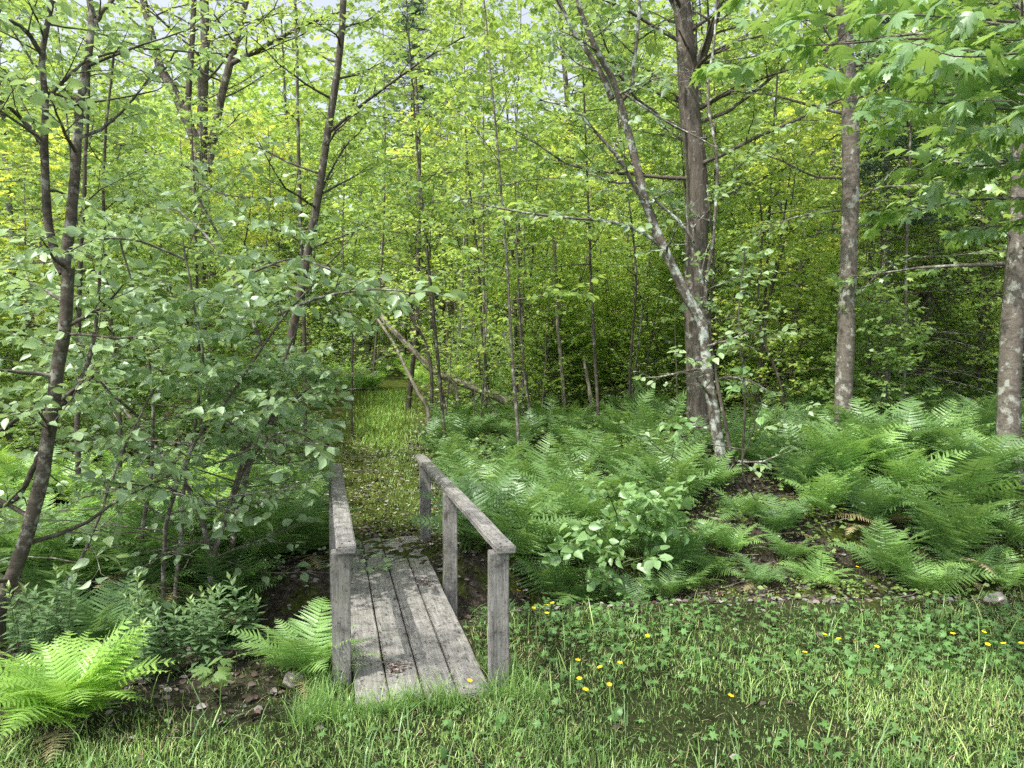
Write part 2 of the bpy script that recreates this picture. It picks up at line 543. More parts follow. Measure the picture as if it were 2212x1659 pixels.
def blade(curve, w=0.022):
    v = []
    for i, t in enumerate((0, 0.35, 0.68)):
        ww = w * (1, 0.95, 0.65)[i]
        y = curve * t * t
        z = t * (1 - 0.25 * curve * t)
        v += [(-ww, y, z), (ww, y, z)]
    v.append((0, curve, 1 - 0.35 * curve))
    return tmpl(v, [(0, 1, 3, 2), (2, 3, 5, 4), (4, 5, 6)])


BLADES = [blade(0.1), blade(0.35), blade(0.7), blade(1.0)]


def nrm(v):
    return v / (np.linalg.norm(v, axis=-1, keepdims=True) + 1e-9)


# ------------------------------------------------------------------ growth
def catmull(pts, n):
    pts = np.asarray(pts, float)
    if len(pts) == 2:
        return pts[0] + (pts[1] - pts[0]) * np.linspace(0, 1, n)[:, None]
    P = np.vstack([2 * pts[0] - pts[1], pts, 2 * pts[-1] - pts[-2]])
    seg = len(pts) - 1
    out = []
    for u in np.linspace(0, seg - 1e-6, n):
        i = int(u)
        t = u - i
        p0, p1, p2, p3 = P[i : i + 4]
        out.append(0.5 * ((2 * p1) + (-p0 + p2) * t + (2 * p0 - 5 * p1 + 4 * p2 - p3) * t * t + (-p0 + 3 * p1 - 3 * p2 + p3) * t**3))
    return np.array(out)


def wander(P0, D0, L, m, jit, up):
    d = nrm(np.asarray(D0, float).copy())
    P = [np.asarray(P0, float)]
    step = (np.asarray(L) / (m - 1))[:, None]
    for i in range(m - 1):
        P.append(P[-1] + d * step)
        d = nrm(d + rng.normal(0, jit, d.shape) + np.array([0, 0, up]))
    return np.stack(P, 1)


def sample(P, k, t0, t1, even=False):
    N_, m, _ = P.shape
    if even:
        t = np.linspace(t0, t1, k)[None, :] + rng.uniform(-0.5, 0.5, (N_, k)) * (t1 - t0) / k
        t = np.clip(t, 0, 0.9999)
    else:
        t = rng.uniform(t0, t1, (N_, k))
    f = t * (m - 1)
    i = np.minimum(f.astype(int), m - 2)
    w = (f - i)[..., None]
    ar = np.arange(N_)[:, None]
    a, b = P[ar, i], P[ar, i + 1]
    return (a + (b - a) * w).reshape(-1, 3), nrm(b - a).reshape(-1, 3), t.ravel(), np.repeat(np.arange(N_), k)


UP = np.array([0, 0, 1.0])


def seen(pos):
    """bearing and height of world points as seen from the bridge head"""
    y = np.maximum(pos[:, 1], 0.1)
    dz = pos[:, 2] - CAMZ
    f_ = y * cp - dz * sp
    u_ = y * sp + dz * cp
    return 512 + F * pos[:, 0] / f_, 384 - F * u_ / f_




def put_leaves(mb, P, k, size, tm, t0=0.15, flat=0.75, droop=0.25, svar=0.25, rndbase=(0, 1), mask=None):
    pos, T, t, _ = sample(P, k, t0, 1.0, True)
    n = len(pos)
    side = np.cross(np.broadcast_to(UP, T.shape), T)
    side += rng.normal(0, 0.25, side.shape)
    side = nrm(side) * np.where(np.arange(n) % 2, 1, -1)[:, None]
    a = rng.uniform(0.5, 1.25, n)[:, None]
    Y = nrm(T * np.cos(a) + side * np.sin(a) + np.array([0, 0, -1]) * rng.uniform(0, droop * 2, n)[:, None])
    nz = nrm(UP * flat + rng.normal(0, 1 - flat + 0.12, (n, 3)))
    X = nrm(np.cross(Y, nz))
    Z = np.cross(X, Y)
    pos = pos + Y * size * 0.15
    if mask is not None:
        keep = mask(pos)
        pos, X, Y, Z = pos[keep], X[keep], Y[keep], Z[keep]
        n = len(pos)
    sz = size * rng.uniform(1 - svar, 1 + svar, n) * np.where(rng.uniform(0, 1, n) < 0.15, 0.6, 1)
    sz3 = np.stack([sz * rng.uniform(0.78, 1.15, n), sz, sz * rng.uniform(0.2, 2.6, n)], 1)
    mb.inst(tm, pos, X, Y, Z, sz3, rng.uniform(rndbase[0], rndbase[1], n))


def branches(stem_P, stem_R, n, t0, t1, L, elev=(0.1, 0.6), m=7, jit=0.12, up=0.02, bias=None, top_short=0.5, rscale=0.45):
    """stem_P list of (m,3) arrays"""
    P0, D0, LL, R0 = [], [], [], []
    for sP, sR in zip(stem_P, stem_R):
        k = n
        t = np.linspace(t0, t1, k) + rng.uniform(-0.5, 0.5, k) * (t1 - t0) / max(k, 1)
        t = np.clip(t, 0, 0.999)
        f = t * (len(sP) - 1)
        i = np.minimum(f.astype(int), len(sP) - 2)
        w = f - i
        pos = sP[i] + (sP[i + 1] - sP[i]) * w[:, None]
        az = np.arange(k) * 2.4 + rng.uniform(0, 6.28)
        el = rng.uniform(elev[0], elev[1], k)
        d = np.stack([np.cos(az) * np.cos(el), np.sin(az) * np.cos(el), np.sin(el)], 1)
        if bias is not None:
            d = nrm(d + np.asarray(bias))
        P0.append(pos)
        D0.append(d)
        LL.append(L * rng.uniform(0.6, 1.15, k) * (1 - top_short * (t - t0) / (t1 - t0 + 1e-6)))
        R0.append(np.minimum(sR[i] * rscale, 0.009 + sR[i] * 0.14))
    P0, D0, LL, R0 = map(np.concatenate, (P0, D0, LL, R0))
    P = wander(P0, D0, LL, m, jit, up)
    Rr = R0[:, None] * np.linspace(1, 0.25, m)[None, :]
    return P, Rr


def twigs(P, Rr, n, t0, L, ang=(0.5, 1.0), m=4, jit=0.12, up=0.0, rmin=0.0015):
    pos, T, t, idx = sample(P, n, t0, 1.0, True)
    k = len(pos)
    side = nrm(np.cross(np.broadcast_to(UP, T.shape), T) + rng.normal(0, 0.3, T.shape)) * np.where(np.arange(k) % 2, 1, -1)[:, None]
    a = rng.uniform(ang[0], ang[1], k)[:, None]
    D = nrm(T * np.cos(a) + side * np.sin(a) + UP * rng.normal(0.03, 0.12, k)[:, None])
    LL = L * rng.uniform(0.55, 1.2, k) * (1 - 0.45 * t)
    Q = wander(pos, D, LL, m, jit, up)
    r0 = np.maximum(Rr[idx, 0] * 0.45 * (1 - 0.5 * t), rmin)
    return Q, r0[:, None] * np.linspace(1, 0.4, m)[None, :]


def grow(stems, n1=12, L1=1.2, n2=6, L2=0.5, k=8, size=0.08, tm=LEAF, t0=0.25, t1=0.98, elev=(0.1, 0.6), sides=(8, 5, 3), up=0.02, bias=None, flat=0.75, droop=0.25, n3=0, L3=0.25, m1=7, top_short=0.5, jit=0.12, mask=None, extra=None, tw0=0.25, merge=False, stem_name="limb"):
    """stems: list of (P (m,3), R (m,)). Returns trunk MB, twigs MB, leaves MB"""
    tr, br, lf = MB(), MB(), MB()
    tr.solo = []
    for i_, (P, Rr) in enumerate(stems):
        if merge or i_ == 0:
            tr.tubes(P[None], Rr[None], sides[0])
        else:
            q_ = MB()
            q_.tubes(P[None], Rr[None], sides[0])
            tr.solo.append((stem_name, q_))
    SP, SR = [s[0] for s in stems], [s[1] for s in stems]
    if extra:
        for P, Rr in extra:
            q_ = MB()
            q_.tubes(P[None], Rr[None], 6)
            tr.solo.append(("branch", q_))
    if n1:
        B, BR = branches(SP, SR, n1, t0, t1, L1, elev, m1, jit, up, bias, top_short)
        br.tubes(B, BR, sides[1])
        Q, QR = twigs(B, BR, n2, tw0, L2)
        br.tubes(Q, QR, sides[2])
        put_leaves(lf, Q, k, size, tm, flat=flat, droop=droop, mask=mask)
        put_leaves(lf, B, max(3, k // 2), size, tm, t0=0.5, flat=flat, droop=droop, mask=mask)
        if n3:
            W, WR = twigs(Q, QR, n3, 0.25, L3)
            br.tubes(W, WR, 3)
            put_leaves(lf, W, k, size, tm, flat=flat, droop=droop, mask=mask)
    if extra:
        for P, Rr in extra:
            Q, QR = twigs(P[None], Rr[None], max(5, int(np.linalg.norm(P[-1] - P[0]) * 9)), 0.15, L2)
            br.tubes(Q, QR, 3)
            put_leaves(lf, Q, k, size, tm, flat=flat, droop=droop, mask=mask)
    return tr, br, lf


def stem_path(pts, r0, r1, n=26, noise=0.006, flare=0.0, ground=True):
    """pts: world points"""
    pts = [np.asarray(p, float) for p in pts]
    if ground:
        p = pts[0]
        gz = float(height(p[0], p[1]))
        if p[2] > gz - 0.02:
            pts = [np.array([p[0], p[1], gz - 0.12])] + pts if p[2] - gz > 0.12 else [np.array([p[0], p[1], gz - 0.12])] + pts[1:]
    P = catmull(pts, n)
    P[1:] += np.cumsum(rng.normal(0, noise, (n - 1, 3)), 0) * 0.5 * np.array([1, 1, 0.2])
    Rr = np.linspace(r0, r1, n) * (1 + rng.normal(0, 0.03, n))
    Rr[:4] *= 1 + flare * np.array([1, 0.45, 0.2, 0.08])
    return P, Rr


def trace(pix, D, r0, r1, two=True, **kw):
    """pix list of (px,py) in the 2212 px wide view; D a number or list"""
    Ds = D if isinstance(D, (list, tuple)) else [D] * len(pix)
    f = at2 if two else at
    return stem_path([f(p[0], p[1], d) for p, d in zip(pix, Ds)], r0, r1, **kw)


def place_tree(name, label, cat, parts, group=None, origin=None, barks="bark_dark", leaf="leaf_mid"):
    tr, br, lf = parts
    if origin is None:
        origin = tr.v[0][:8].mean(0)
    origin = np.array([origin[0], origin[1], float(height(origin[0], origin[1]))])
    root = bpy.data.objects.new(name, None)
    C.objects.link(root)
    root.location = origin
    tag(root, label, cat, group)
    out = [root]
    solo = [(nm, q_, barks) for nm, q_ in getattr(tr, "solo", [])]
    first = "stem" if solo and solo[0][0] == "stem" else "trunk"
    for nm, mb, mt in [(first, tr, barks), ("twigs", br, barks), ("crown", lf, leaf)] + solo:
        if mb is None or mb.n == 0:
            continue
        mb.v = [v - origin.astype(np.float32) for v in mb.v]
        o_ = link(nm, mb.mesh(nm, M[mt], smooth=nm != "crown"), root)
        if nm == "twigs":
            o_["kind"] = "stuff"
        out.append(o_)
    return root


def copy_tree(root, loc, rz, sc, label=None, group=None):
    c = root.copy()
    C.objects.link(c)
    c.location = loc
    c.rotation_euler = (0, 0, rz)
    c.scale = (sc, sc, sc) if not isinstance(sc, tuple) else sc
    if label:
        c["label"] = label
    if group:
        c["group"] = group
    for ch in list(root.children):
        d = ch.copy()
        C.objects.link(d)
        d.parent = c
    return c


# ================================================================== GROUND
xs = np.unique(np.concatenate([-np.geomspace(6, 420, 40)[::-1], np.arange(-6, 6, 0.055), np.geomspace(6, 420, 40)]))
ys = np.unique(np.concatenate([-np.geomspace(1.0, 400, 24)[::-1], np.arange(-0.9, 2.4, 0.3), np.arange(2.4, 11, 0.055), np.geomspace(11, 450, 90)]))
GX, GY = np.meshgrid(xs, ys)
GZ = height(GX, GY)
GZ += ss(GY, 4.5, 5.2) * ss(-np.abs(GX), -9, -7) * 0.012 * rng.normal(0, 1, GX.shape) * ss(-GY, -14, -11)
nx, ny = len(xs), len(ys)
V = np.stack([GX, GY, GZ], -1).reshape(-1, 3)
ii = (np.arange(ny - 1)[:, None] * nx + np.arange(nx - 1)[None, :]).ravel()
q = np.stack([ii, ii + 1, ii + nx + 1, ii + nx], -1).ravel()
g = MB()
g.add(V, q, np.full(len(ii), 4), 0.5)
gm = g.mesh("ground", M["ground"], True)
edge = 4.2 + 0.7 * ss(GX, -1.4, 0.6)
lawn = 1 - ss(GY - edge, -0.25, 0.25)
lawn *= 1 - 0.8 * ss(-GX, 0.6, 1.2) * ss(GY, 3.2, 3.7)
pth = np.exp(-(((GX - path_x(GY)) / 0.75) ** 2)) * ss(GY, 5.5, 6.5) * ss(-GY, -26, -20)
moss = 0.42 + 0.6 * pth - 0.05 * np.exp(-((GY - edge - 0.9) / 0.5) ** 2) * ss(GX, 0.3, 1.5) + 0.3 * ss(GX, 1.9, 2.4) * ss(-GY, -7, -5)
col = gm.color_attributes.new("cover", "FLOAT_COLOR", "POINT")
cc = np.stack([lawn, moss, pth, np.ones_like(lawn)], -1).reshape(-1, 4)
col.data.foreach_set("color", cc.astype(np.float32).ravel())
ground = link("ground", gm)
tag(ground, "forest floor with mown lawn edge, ditch and leaf litter", None, kind="structure")

# ================================================================== FOOTBRIDGE
bt = np.array([-0.232, 0.9727, 0])
br_ = np.array([0.9727, 0.232, 0])
bo = np.array([-0.09, 3.58, 0.0])
bridge = bpy.data.objects.new("footbridge", None)
C.objects.link(bridge)
bridge.location = bo
bridge.rotation_euler = (0, 0, math.atan2(-bt[0], bt[1]))
tag(bridge, "small weathered grey plank footbridge with two handrails over the ditch", "footbridge")

import bmesh


def box_bm(bm, x0, x1, y0, y1, z0, z1, segs=1, wob=0.0, bev=0.004):
    vs = []
    ny_ = segs + 1
    for i in range(ny_):
        y = y0 + (y1 - y0) * i / segs
        o = random.gauss(0, wob)
        h = random.gauss(0, wob)
        vs.append([bm.verts.new((x + o, y, z + h)) for x, z in ((x0, z0), (x1, z0), (x1, z1), (x0, z1))])
    fs = []
    for a, b in zip(vs, vs[1:]):
        for j in range(4):
            fs.append(bm.faces.new((a[j], b[j], b[(j + 1) % 4], a[(j + 1) % 4])))
    bm.faces.new(vs[0])
    bm.faces.new(vs[-1][::-1])
    bmesh.ops.recalc_face_normals(bm, faces=bm.faces)
    if bev:
        ed = [e for e in bm.edges if len(e.link_faces) == 2 and e.calc_face_angle(0) > 0.8]
        bmesh.ops.bevel(bm, geom=ed, offset=bev, segments=2, affect="EDGES")


def box_part(name, dims, mat, parent, upright=False, offset=(0, 0, 0), segs=1, wob=0.0, bev=0.004, rot=(0, 0, 0)):
    bm = bmesh.new()
    if upright:  # long axis z: build along y then rotate
        x0, x1, y0, y1, z0, z1 = dims
        box_bm(bm, x0, x1, z0, z1, -y1, -y0, segs, wob, bev)
        for v in bm.verts:
            v.co = (v.co.x, -v.co.z, v.co.y)
        bmesh.ops.recalc_face_normals(bm, faces=bm.faces)
    else:
        box_bm(bm, *dims, segs, wob, bev)
    me = bpy.data.meshes.new(name)
    bm.to_mesh(me)
    bm.free()
    me.materials.append(mat)
    o = link(name, me, parent)
    o.location = offset
    o.rotation_euler = rot
    return o


W4 = 0.64
pw = W4 / 4
for i in range(4):
    x0 = -W4 + i * pw + 0.0045
    x1 = x0 + pw - 0.009
    y0 = random.uniform(-0.012, 0.012)
    y1 = 3.08 + random.uniform(-0.02, 0.03)
    box_part("plank", (x0, x1, y0, y1, -0.042, 0.0 + random.uniform(-0.003, 0.003)), M["wood"], bridge, segs=14, wob=0.0012, bev=0.005)
for x in (-W4 + 0.05, -0.09):
    box_part("beam", (x, x + 0.04, 0.03, 3.02, -0.185, -0.046), M["wood"], bridge)


def loc2world(w, s):
    return bo + br_ * w + bt * s


posts_r = [(0.055, 0.13, 0.6), (0.055, 1.66, 0.6), (0.05, 3.0, 0.6)]
posts_l = [(-0.692, 0.31, 0.6), (-0.70, 1.6, 0.6), (-0.70, 2.74, 0.6)]
for (w, s, _), rail_top in [(p, 0.632) for p in posts_r] + [(p, 0.632) for p in posts_l]:
    p = loc2world(w, s)
    zb = float(height(p[0], p[1])) - 0.12
    zt = rail_top - 0.001
    hw = 0.0445
    box_part("post", (w - hw, w + hw, s - hw, s + hw, zb, zt), M["wood_up"], bridge, upright=True, segs=8, wob=0.0008, bev=0.004)
# rails, slightly skew as in the photo
for (wa, sa), (wb, sb), n_ in (((0.083, 0.06), (0.045, 3.33), "right"), ((-0.667, 0.235), (-0.69, 2.98), "left")):
    L_ = math.hypot(wb - wa, sb - sa)
    ang = math.atan2(-(wb - wa), sb - sa)
    box_part("handrail", (-0.047, 0.047, 0, L_, 0, 0.039), M["wood"], bridge, offset=(wa, sa, 0.632), segs=12, wob=0.0014, bev=0.007, rot=(0, 0, ang))
# small screw heads on the planks over the beams
sb_ = MB()
ang = np.linspace(0, 2 * np.pi, 8, endpoint=False)
disc = tmpl([(math.cos(a) * 0.006, math.sin(a) * 0.006, 0) for a in ang], [tuple(range(8))])
ps = []
for i in range(4):
    for s in (0.06, 0.9, 1.7, 2.5, 3.02):
        for dx in (0.03, pw - 0.035):
            ps.append((-W4 + i * pw + dx, s + random.uniform(-0.01, 0.01), 0.0045))
for w_, s_ in ((0.08, 0.13), (0.064, 1.66), (0.05, 3.0), (-0.668, 0.31), (-0.678, 1.6), (-0.688, 2.74)):
    for dx, dy in ((-0.018, -0.015), (0.02, 0.016)):
        ps.append((w_ + dx, s_ + dy, 0.6723))
ps = np.array(ps)
n = len(ps)
sb_.inst(disc, ps, np.tile([1.0, 0, 0], (n, 1)), np.tile([0, 1.0, 0], (n, 1)), np.tile([0, 0, 1.0], (n, 1)), np.ones(n), np.zeros(n))
link("screw_heads", sb_.mesh("screw_heads", M["bark_dark"]), bridge)


# ================================================================== FERNS
def pinna_tmpl(hi):
    """unit pinna along +x, rachis direction +y"""
    V_, F_ = [], []
    if hi:
        n_ = 9
        for s in (1, -1):
            for i in range(n_):
                t = (i + 0.15) / n_
                wdt = 0.17 * (1 - t) ** 0.75 + 0.012
                b = len(V_)
                dx = 0.92 / n_
                V_ += [(t, 0, -0.04 * t * t), (t + dx, 0, -0.04 * t * t), (t + dx * 1.15 + 0.03, s * wdt * 0.72, 0.01 - 0.04 * t * t), (t + dx * 0.75 + 0.03, s * wdt, -0.015 - 0.04 * t * t), (t + 0.01, s * wdt * 0.7, -0.04 * t * t)]
                F_.append((b, b + 1, b + 2, b + 3, b + 4) if s > 0 else (b + 4, b + 3, b + 2, b + 1, b))
    else:
        V_ = [(0, 0, 0), (0.3, 0.13, 0), (0.55, 0.11, -0.01), (1, 0, -0.05), (0.55, -0.1, -0.01), (0.3, -0.12, 0)]
        F_ = [(0, 5, 4, 3, 2, 1)]
        F_ = [(0, 1, 2, 3), (0, 3, 4, 5)]
    return tmpl(V_, F_)


PIN_HI, PIN_LO = pinna_tmpl(True), pinna_tmpl(False)


def frond_mb(mb, sm, hi, L=1.0, pairs=22, theta0=1.15, bend=1.5, twist=0.0, width=0.24, P0=None, az=0, rb=None):
    """frond starting at origin growing outward in +y (local), appended to mb (blade) and sm (stalk)"""
    n_ = 24
    th = theta0 - bend * np.linspace(0, 1, n_) ** 1.5
    d = np.stack([0.12 * np.sin(np.linspace(0, 3, n_) + twist), np.cos(th), np.sin(th)], 1)
    P = np.vstack([[0, 0, 0], np.cumsum(d[:-1] * L / (n_ - 1), 0)])
    ca, sa = math.cos(az), math.sin(az)
    Rz = np.array([[ca, -sa, 0], [sa, ca, 0], [0, 0, 1]])
    P = P @ Rz.T
    if P0 is not None:
        P = P + P0
    T = nrm(np.gradient(P, axis=0))
    side = nrm(np.cross(T, UP + 0.3 * nrm(np.array([math.cos(az), math.sin(az), 0])) * math.sin(twist)))
    Nn = np.cross(side, T)
    t = np.linspace(0.16, 0.985, pairs)
    f = t * (n_ - 1)
    i = np.minimum(f.astype(int), n_ - 2)
    w = (f - i)[:, None]
    pos = P[i] * (1 - w) + P[i + 1] * w
    Ti, Si, Ni = T[i], side[i], Nn[i]
    prof = np.minimum(1, (t - 0.02) / 0.26) ** 0.8 * (1 - t) ** 0.85 * 1.38 + 0.02
    Lp = L * width * prof
    base = rng.uniform(0.0, 1.0) if rb is None else rb
    for s in (1, -1):
        fw = 0.22 + 0.4 * t + rng.normal(0, 0.06, pairs)
        droop = -0.1 + rng.normal(0, 0.08, pairs)
        X = nrm(Si * s + Ti * fw[:, None] + Ni * droop[:, None])
        Y = nrm(Ti - X * np.sum(Ti * X, 1, keepdims=True))
        Z = np.cross(X, Y)
        keep = rng.uniform(0, 1, pairs) > 0.02
        # overlapping pinnae keep a width tied to their spacing
        sc = np.stack([Lp, np.minimum(Lp * 1.1, L * (t[1] - t[0]) * 2.35), Lp], 1) * rng.uniform(0.9, 1.08, (pairs, 1))
        mb.inst(PIN_HI if hi else PIN_LO, pos[keep], X[keep], Y[keep], Z[keep], sc[keep], np.clip(base * 0.6 + rng.uniform(0, 0.4, keep.sum()), 0, 1))
    sm.tubes(P[None, ::2], (0.0045 * L * np.linspace(1, 0.25, n_))[None, ::2], 4)


def frond_meshes(mat_key, count):
    out = []
    for i in range(count):
        b, s = MB(), MB()
        frond_mb(b, s, True, 1.0, rng.integers(18, 22), rng.uniform(1.1, 1.3), rng.uniform(0.75, 1.45), rng.uniform(-1, 1), rng.uniform(0.27, 0.34))
        # stalk goes in the same mesh
        b.v += s.v
        b.loops += [l + b.n for l in s.loops]
        b.cnt += s.cnt
        b.rnd += s.rnd
        b.n += s.n
        out.append(b.mesh("frond", M[mat_key]))
    return out


FRONDS = {k: frond_meshes(k, n_) for k, n_ in (("fern", 5), ("fern_dark", 4), ("fern_bright", 4), ("fern_mid", 4), ("straw", 2))}


def hero_fern(label, loc, size, n_, key="fern", group="ferns beside the ditch", spread=(0.0, 6.283), lay=0.0):
    root = bpy.data.objects.new("fern", None)
    C.objects.link(root)
    root.location = loc
    tag(root, label, "fern", group)
    for i in range(n_):
        a = spread[0] + (spread[1] - spread[0]) * (i + rng.uniform(-0.3, 0.3)) / n_
        o = link("frond", FRONDS[key][rng.integers(len(FRONDS[key]))], root)
        inner = rng.uniform(0, 1)
        o.rotation_euler = (rng.uniform(-0.05, 0.3) * (1 if inner < 0.5 else -1) - 0.05 - lay, rng.normal(0, 0.1), a)
        s = size * rng.uniform(0.75, 1.1)
        o.scale = (s, s, s)
    if rng.uniform() < 0.6:
        o = link("frond", FRONDS["straw"][rng.integers(2)], root)
        o.rotation_euler = (-0.75, rng.normal(0, 0.4), rng.uniform(2.0, 4.3))
        o.scale = (size * 0.7,) * 3
        o["label"] = "dry brown hanging frond"
    return root


def fern_variant(hi, nfr, key):
    b, s = MB(), MB()
    for i in range(nfr):
        a = 6.283 * (i + rng.uniform(-0.3, 0.3)) / nfr
        frond_mb(b, s, hi, rng.uniform(0.75, 1.1), 18 if hi else 17, rng.uniform(0.85, 1.35), rng.uniform(0.7, 1.5), rng.uniform(-1, 1), rng.uniform(0.26, 0.33), az=a)
    b.v += s.v
    b.loops += [l + b.n for l in s.loops]
    b.cnt += s.cnt
    b.rnd += s.rnd
    return b.mesh("fern", M[key])


FV = {k: [fern_variant(True, nf, k) for nf in (9, 11, 8)] for k in ("fern", "fern_dark", "fern_bright", "fern_mid")}
FVL = {k: [fern_variant(False, nf, k) for nf in (9, 12)] for k in ("fern", "fern_dark", "fern_bright")}


def bed_fern(x, y, size, label, group, key="fern", hi=True):
    me = (FV if hi else FVL)[key][rng.integers(3 if hi else 2)]
    o = link("fern", me, None, (x, y, float(height(x, y)) - 0.01), rng.uniform(0, 6.28), size)
    o.rotation_euler = (rng.normal(0, 0.1), rng.normal(0, 0.1), rng.uniform(0, 6.28))
    tag(o, label, "fern", group)
    return o


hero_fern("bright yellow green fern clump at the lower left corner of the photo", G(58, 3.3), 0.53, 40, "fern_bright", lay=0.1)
hero_fern("green fern leaning against the left front post of the footbridge", G(302, 3.8), 0.46, 20, "fern_mid", lay=0.12)
hero_fern("small fern standing alone on the mossy bank above the buttercups", G(822, 5.75), 0.46, 12, "fern_mid", lay=0.35)
hero_fern("small low fern on the bank face left of the lone bank fern", G(693, 5.75), 0.36, 9, "fern", lay=0.3)
hero_fern("small fern on the leaf litter beside the leafy viburnum shrub", G(742, 6.5), 0.45, 10, "fern", lay=0.25)
hero_fern("big arching fern at the foot of the bank in front of the far right trunk", G(948, 6.15), 0.8, 18, "fern")
hero_fern("tall fern between the two straight grey trunks", G(905, 7.6), 0.85, 14, "fern_dark")
hero_fern("wide fern around the base of the far right trunk", G(985, 6.7), 0.7, 14, "fern_dark")
hero_fern("low fern hanging over the mossy bank under the big arching fern", G(930, 5.75), 0.55, 13, "fern_mid", lay=0.25)
hero_fern("fern rising from the ditch behind the right front bridge post", G(520, 5.3), 0.62, 14, "fern")
hero_fern("fern in the ditch between the middle and front posts of the right handrail", G(487, 5.25), 0.5, 11, "fern_mid", lay=0.1)
for i in range(12):
    hero_fern("fern filling the ditch between the leaning alder and the thin stems", G(12 + i * 19 + rng.normal(0, 6), rng.uniform(4.75, 5.5)), rng.uniform(0.62, 0.85), 12, ("fern", "fern_mid", "fern_dark")[i % 3], "ferns filling the ditch on the left")
hero_fern("small fern poking through beside the middle right bridge post", G(470, 5.4), 0.4, 8, "fern")
hero_fern("fern drooping over the ditch right of the viburnum leaves", G(578, 5.75), 0.5, 12, "fern_dark")
hero_fern("large fern on the left bank close behind the left handrail", G(300, 6.0), 0.72, 15, "fern")
hero_fern("fern overhanging the dark ditch wall left of the bridge", G(262, 5.75), 0.66, 13, "fern")
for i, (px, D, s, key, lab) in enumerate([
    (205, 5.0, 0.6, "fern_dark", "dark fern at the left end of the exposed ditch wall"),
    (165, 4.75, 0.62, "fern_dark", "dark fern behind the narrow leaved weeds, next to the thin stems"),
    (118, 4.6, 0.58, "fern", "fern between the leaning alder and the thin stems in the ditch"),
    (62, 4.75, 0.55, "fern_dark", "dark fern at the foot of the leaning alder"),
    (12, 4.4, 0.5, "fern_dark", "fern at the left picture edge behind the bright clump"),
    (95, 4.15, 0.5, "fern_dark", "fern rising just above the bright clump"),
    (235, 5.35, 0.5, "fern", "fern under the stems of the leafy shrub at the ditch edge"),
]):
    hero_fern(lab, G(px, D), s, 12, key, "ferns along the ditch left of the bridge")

for i, (px, D, s_, key, lab) in enumerate([
    (880, 6.5, 0.6, "fern", "arching fern left of the biggest fern on the right bank"),
    (1018, 6.2, 0.5, "fern", "fern at the right edge above the thin bank grass"),
    (965, 6.5, 0.8, "fern", "large fern directly left of the thick mottled trunk"),
    (905, 6.7, 0.7, "fern_mid", "fresh green fern behind the biggest fern on the right bank"),
    (835, 7.3, 0.62, "fern", "fern at the foot of the straight grey trunk"),
    (800, 6.9, 0.55, "fern_dark", "dark fern beside the dead twigs left of the straight grey trunk"),
    (770, 7.4, 0.6, "fern_dark", "dark fern between the forked tree and the straight grey trunk"),
    (870, 7.7, 0.8, "fern", "tall fern just right of the straight grey trunk base"),
    (935, 7.9, 0.9, "fern_mid", "tallest upright fern midway between the two straight trunks"),
    (715, 6.9, 0.5, "fern", "fern behind the foot of the forked lichen tree"),
    (890, 5.95, 0.55, "fern", "arching fern on the lower bank left of the biggest fern"),
    (975, 5.9, 0.5, "fern_dark", "fern low on the bank right of the biggest fern"),
    (780, 6.3, 0.45, "fern_dark", "dark fern above the lone bank fern"),
    (668, 5.6, 0.36, "fern", "low fern under the right side of the viburnum shrub"),
    (630, 5.55, 0.4, "fern_dark", "dark fern hanging below the viburnum shrub"),
    (552, 5.9, 0.55, "fern", "fern leaning over the ditch left of the viburnum shrub"),
]):
    hero_fern(lab, G(px, D), s_, 12, key, "ferns on the right bank")
for i, (px, D, s_, key, lab) in enumerate([
    (712, 5.9, 0.4, "fern", "low fern spreading on the bank right below the forked tree"),
    (762, 5.75, 0.34, "fern_dark", "little dark fern on the bank just left of the lone bank fern"),
    (735, 6.15, 0.42, "fern_mid", "fresh green fern on the upper bank between the viburnum and the lone fern"),
    (790, 6.05, 0.4, "fern", "fern on the upper bank directly above the lone fern"),
    (1010, 5.85, 0.4, "fern_mid", "small fern at the right end of the bank"),
]):
    hero_fern(lab, G(px, D), s_, 11, key, "ferns on the right bank", lay=0.25)
for k in range(13):
    D = rng.uniform(6.4, 7.4)
    px = rng.uniform(775, 1060)
    hero_fern("medium fern among the ferns covering the right bank", G(px, D), rng.uniform(0.5, 0.8), 11, ("fern", "fern_dark", "fern_mid")[rng.integers(3)], "ferns covering the right bank")
for k in range(30):
    D = rng.uniform(4.75, 6.4)
    px = rng.uniform(-30, 225 if D < 5.3 else 325)
    x_ = (px - 512) / F * D
    bed_fern(x_, D, rng.uniform(0.42, 0.68), "fern under the big leafy shrub left of the footbridge", "ferns under the leafy shrub", ("fern", "fern_dark", "fern_mid")[rng.integers(3)])
# fern bed right of the bridge
cnt = 0
bed = [(px, D) for D in (6.1, 6.5, 7.0, 7.6, 8.3, 9.0, 9.8, 10.7, 11.7) for px in np.arange(425 + (D * 13 % 17), 690 - (D - 6) * 4, 34 + (D % 1) * 6)]
for px, D in bed:
    px = px + rng.normal(0, 7)
    D = D + rng.normal(0, 0.12)
    x = (px - 512) / F * D
    if abs(x - path_x(D)) < 0.7 or (px < 470 and D < 6.6):
        continue
    key = "fern" if rng.uniform() < 0.75 else "fern_dark"
    if D < 7.3:
        lab = "fern in the front of the dense fern bed right of the footbridge"
        grp = "ferns in the front of the bed"
    elif D < 9.5:
        lab = "fern in the middle of the dense fern bed behind the right handrail"
        grp = "ferns in the middle of the bed"
    else:
        lab = "fern at the back of the fern bed beside the mossy path"
        grp = "ferns at the back of the bed"
    bed_fern(x, D, rng.uniform(0.52, 0.78), lab, grp, key)

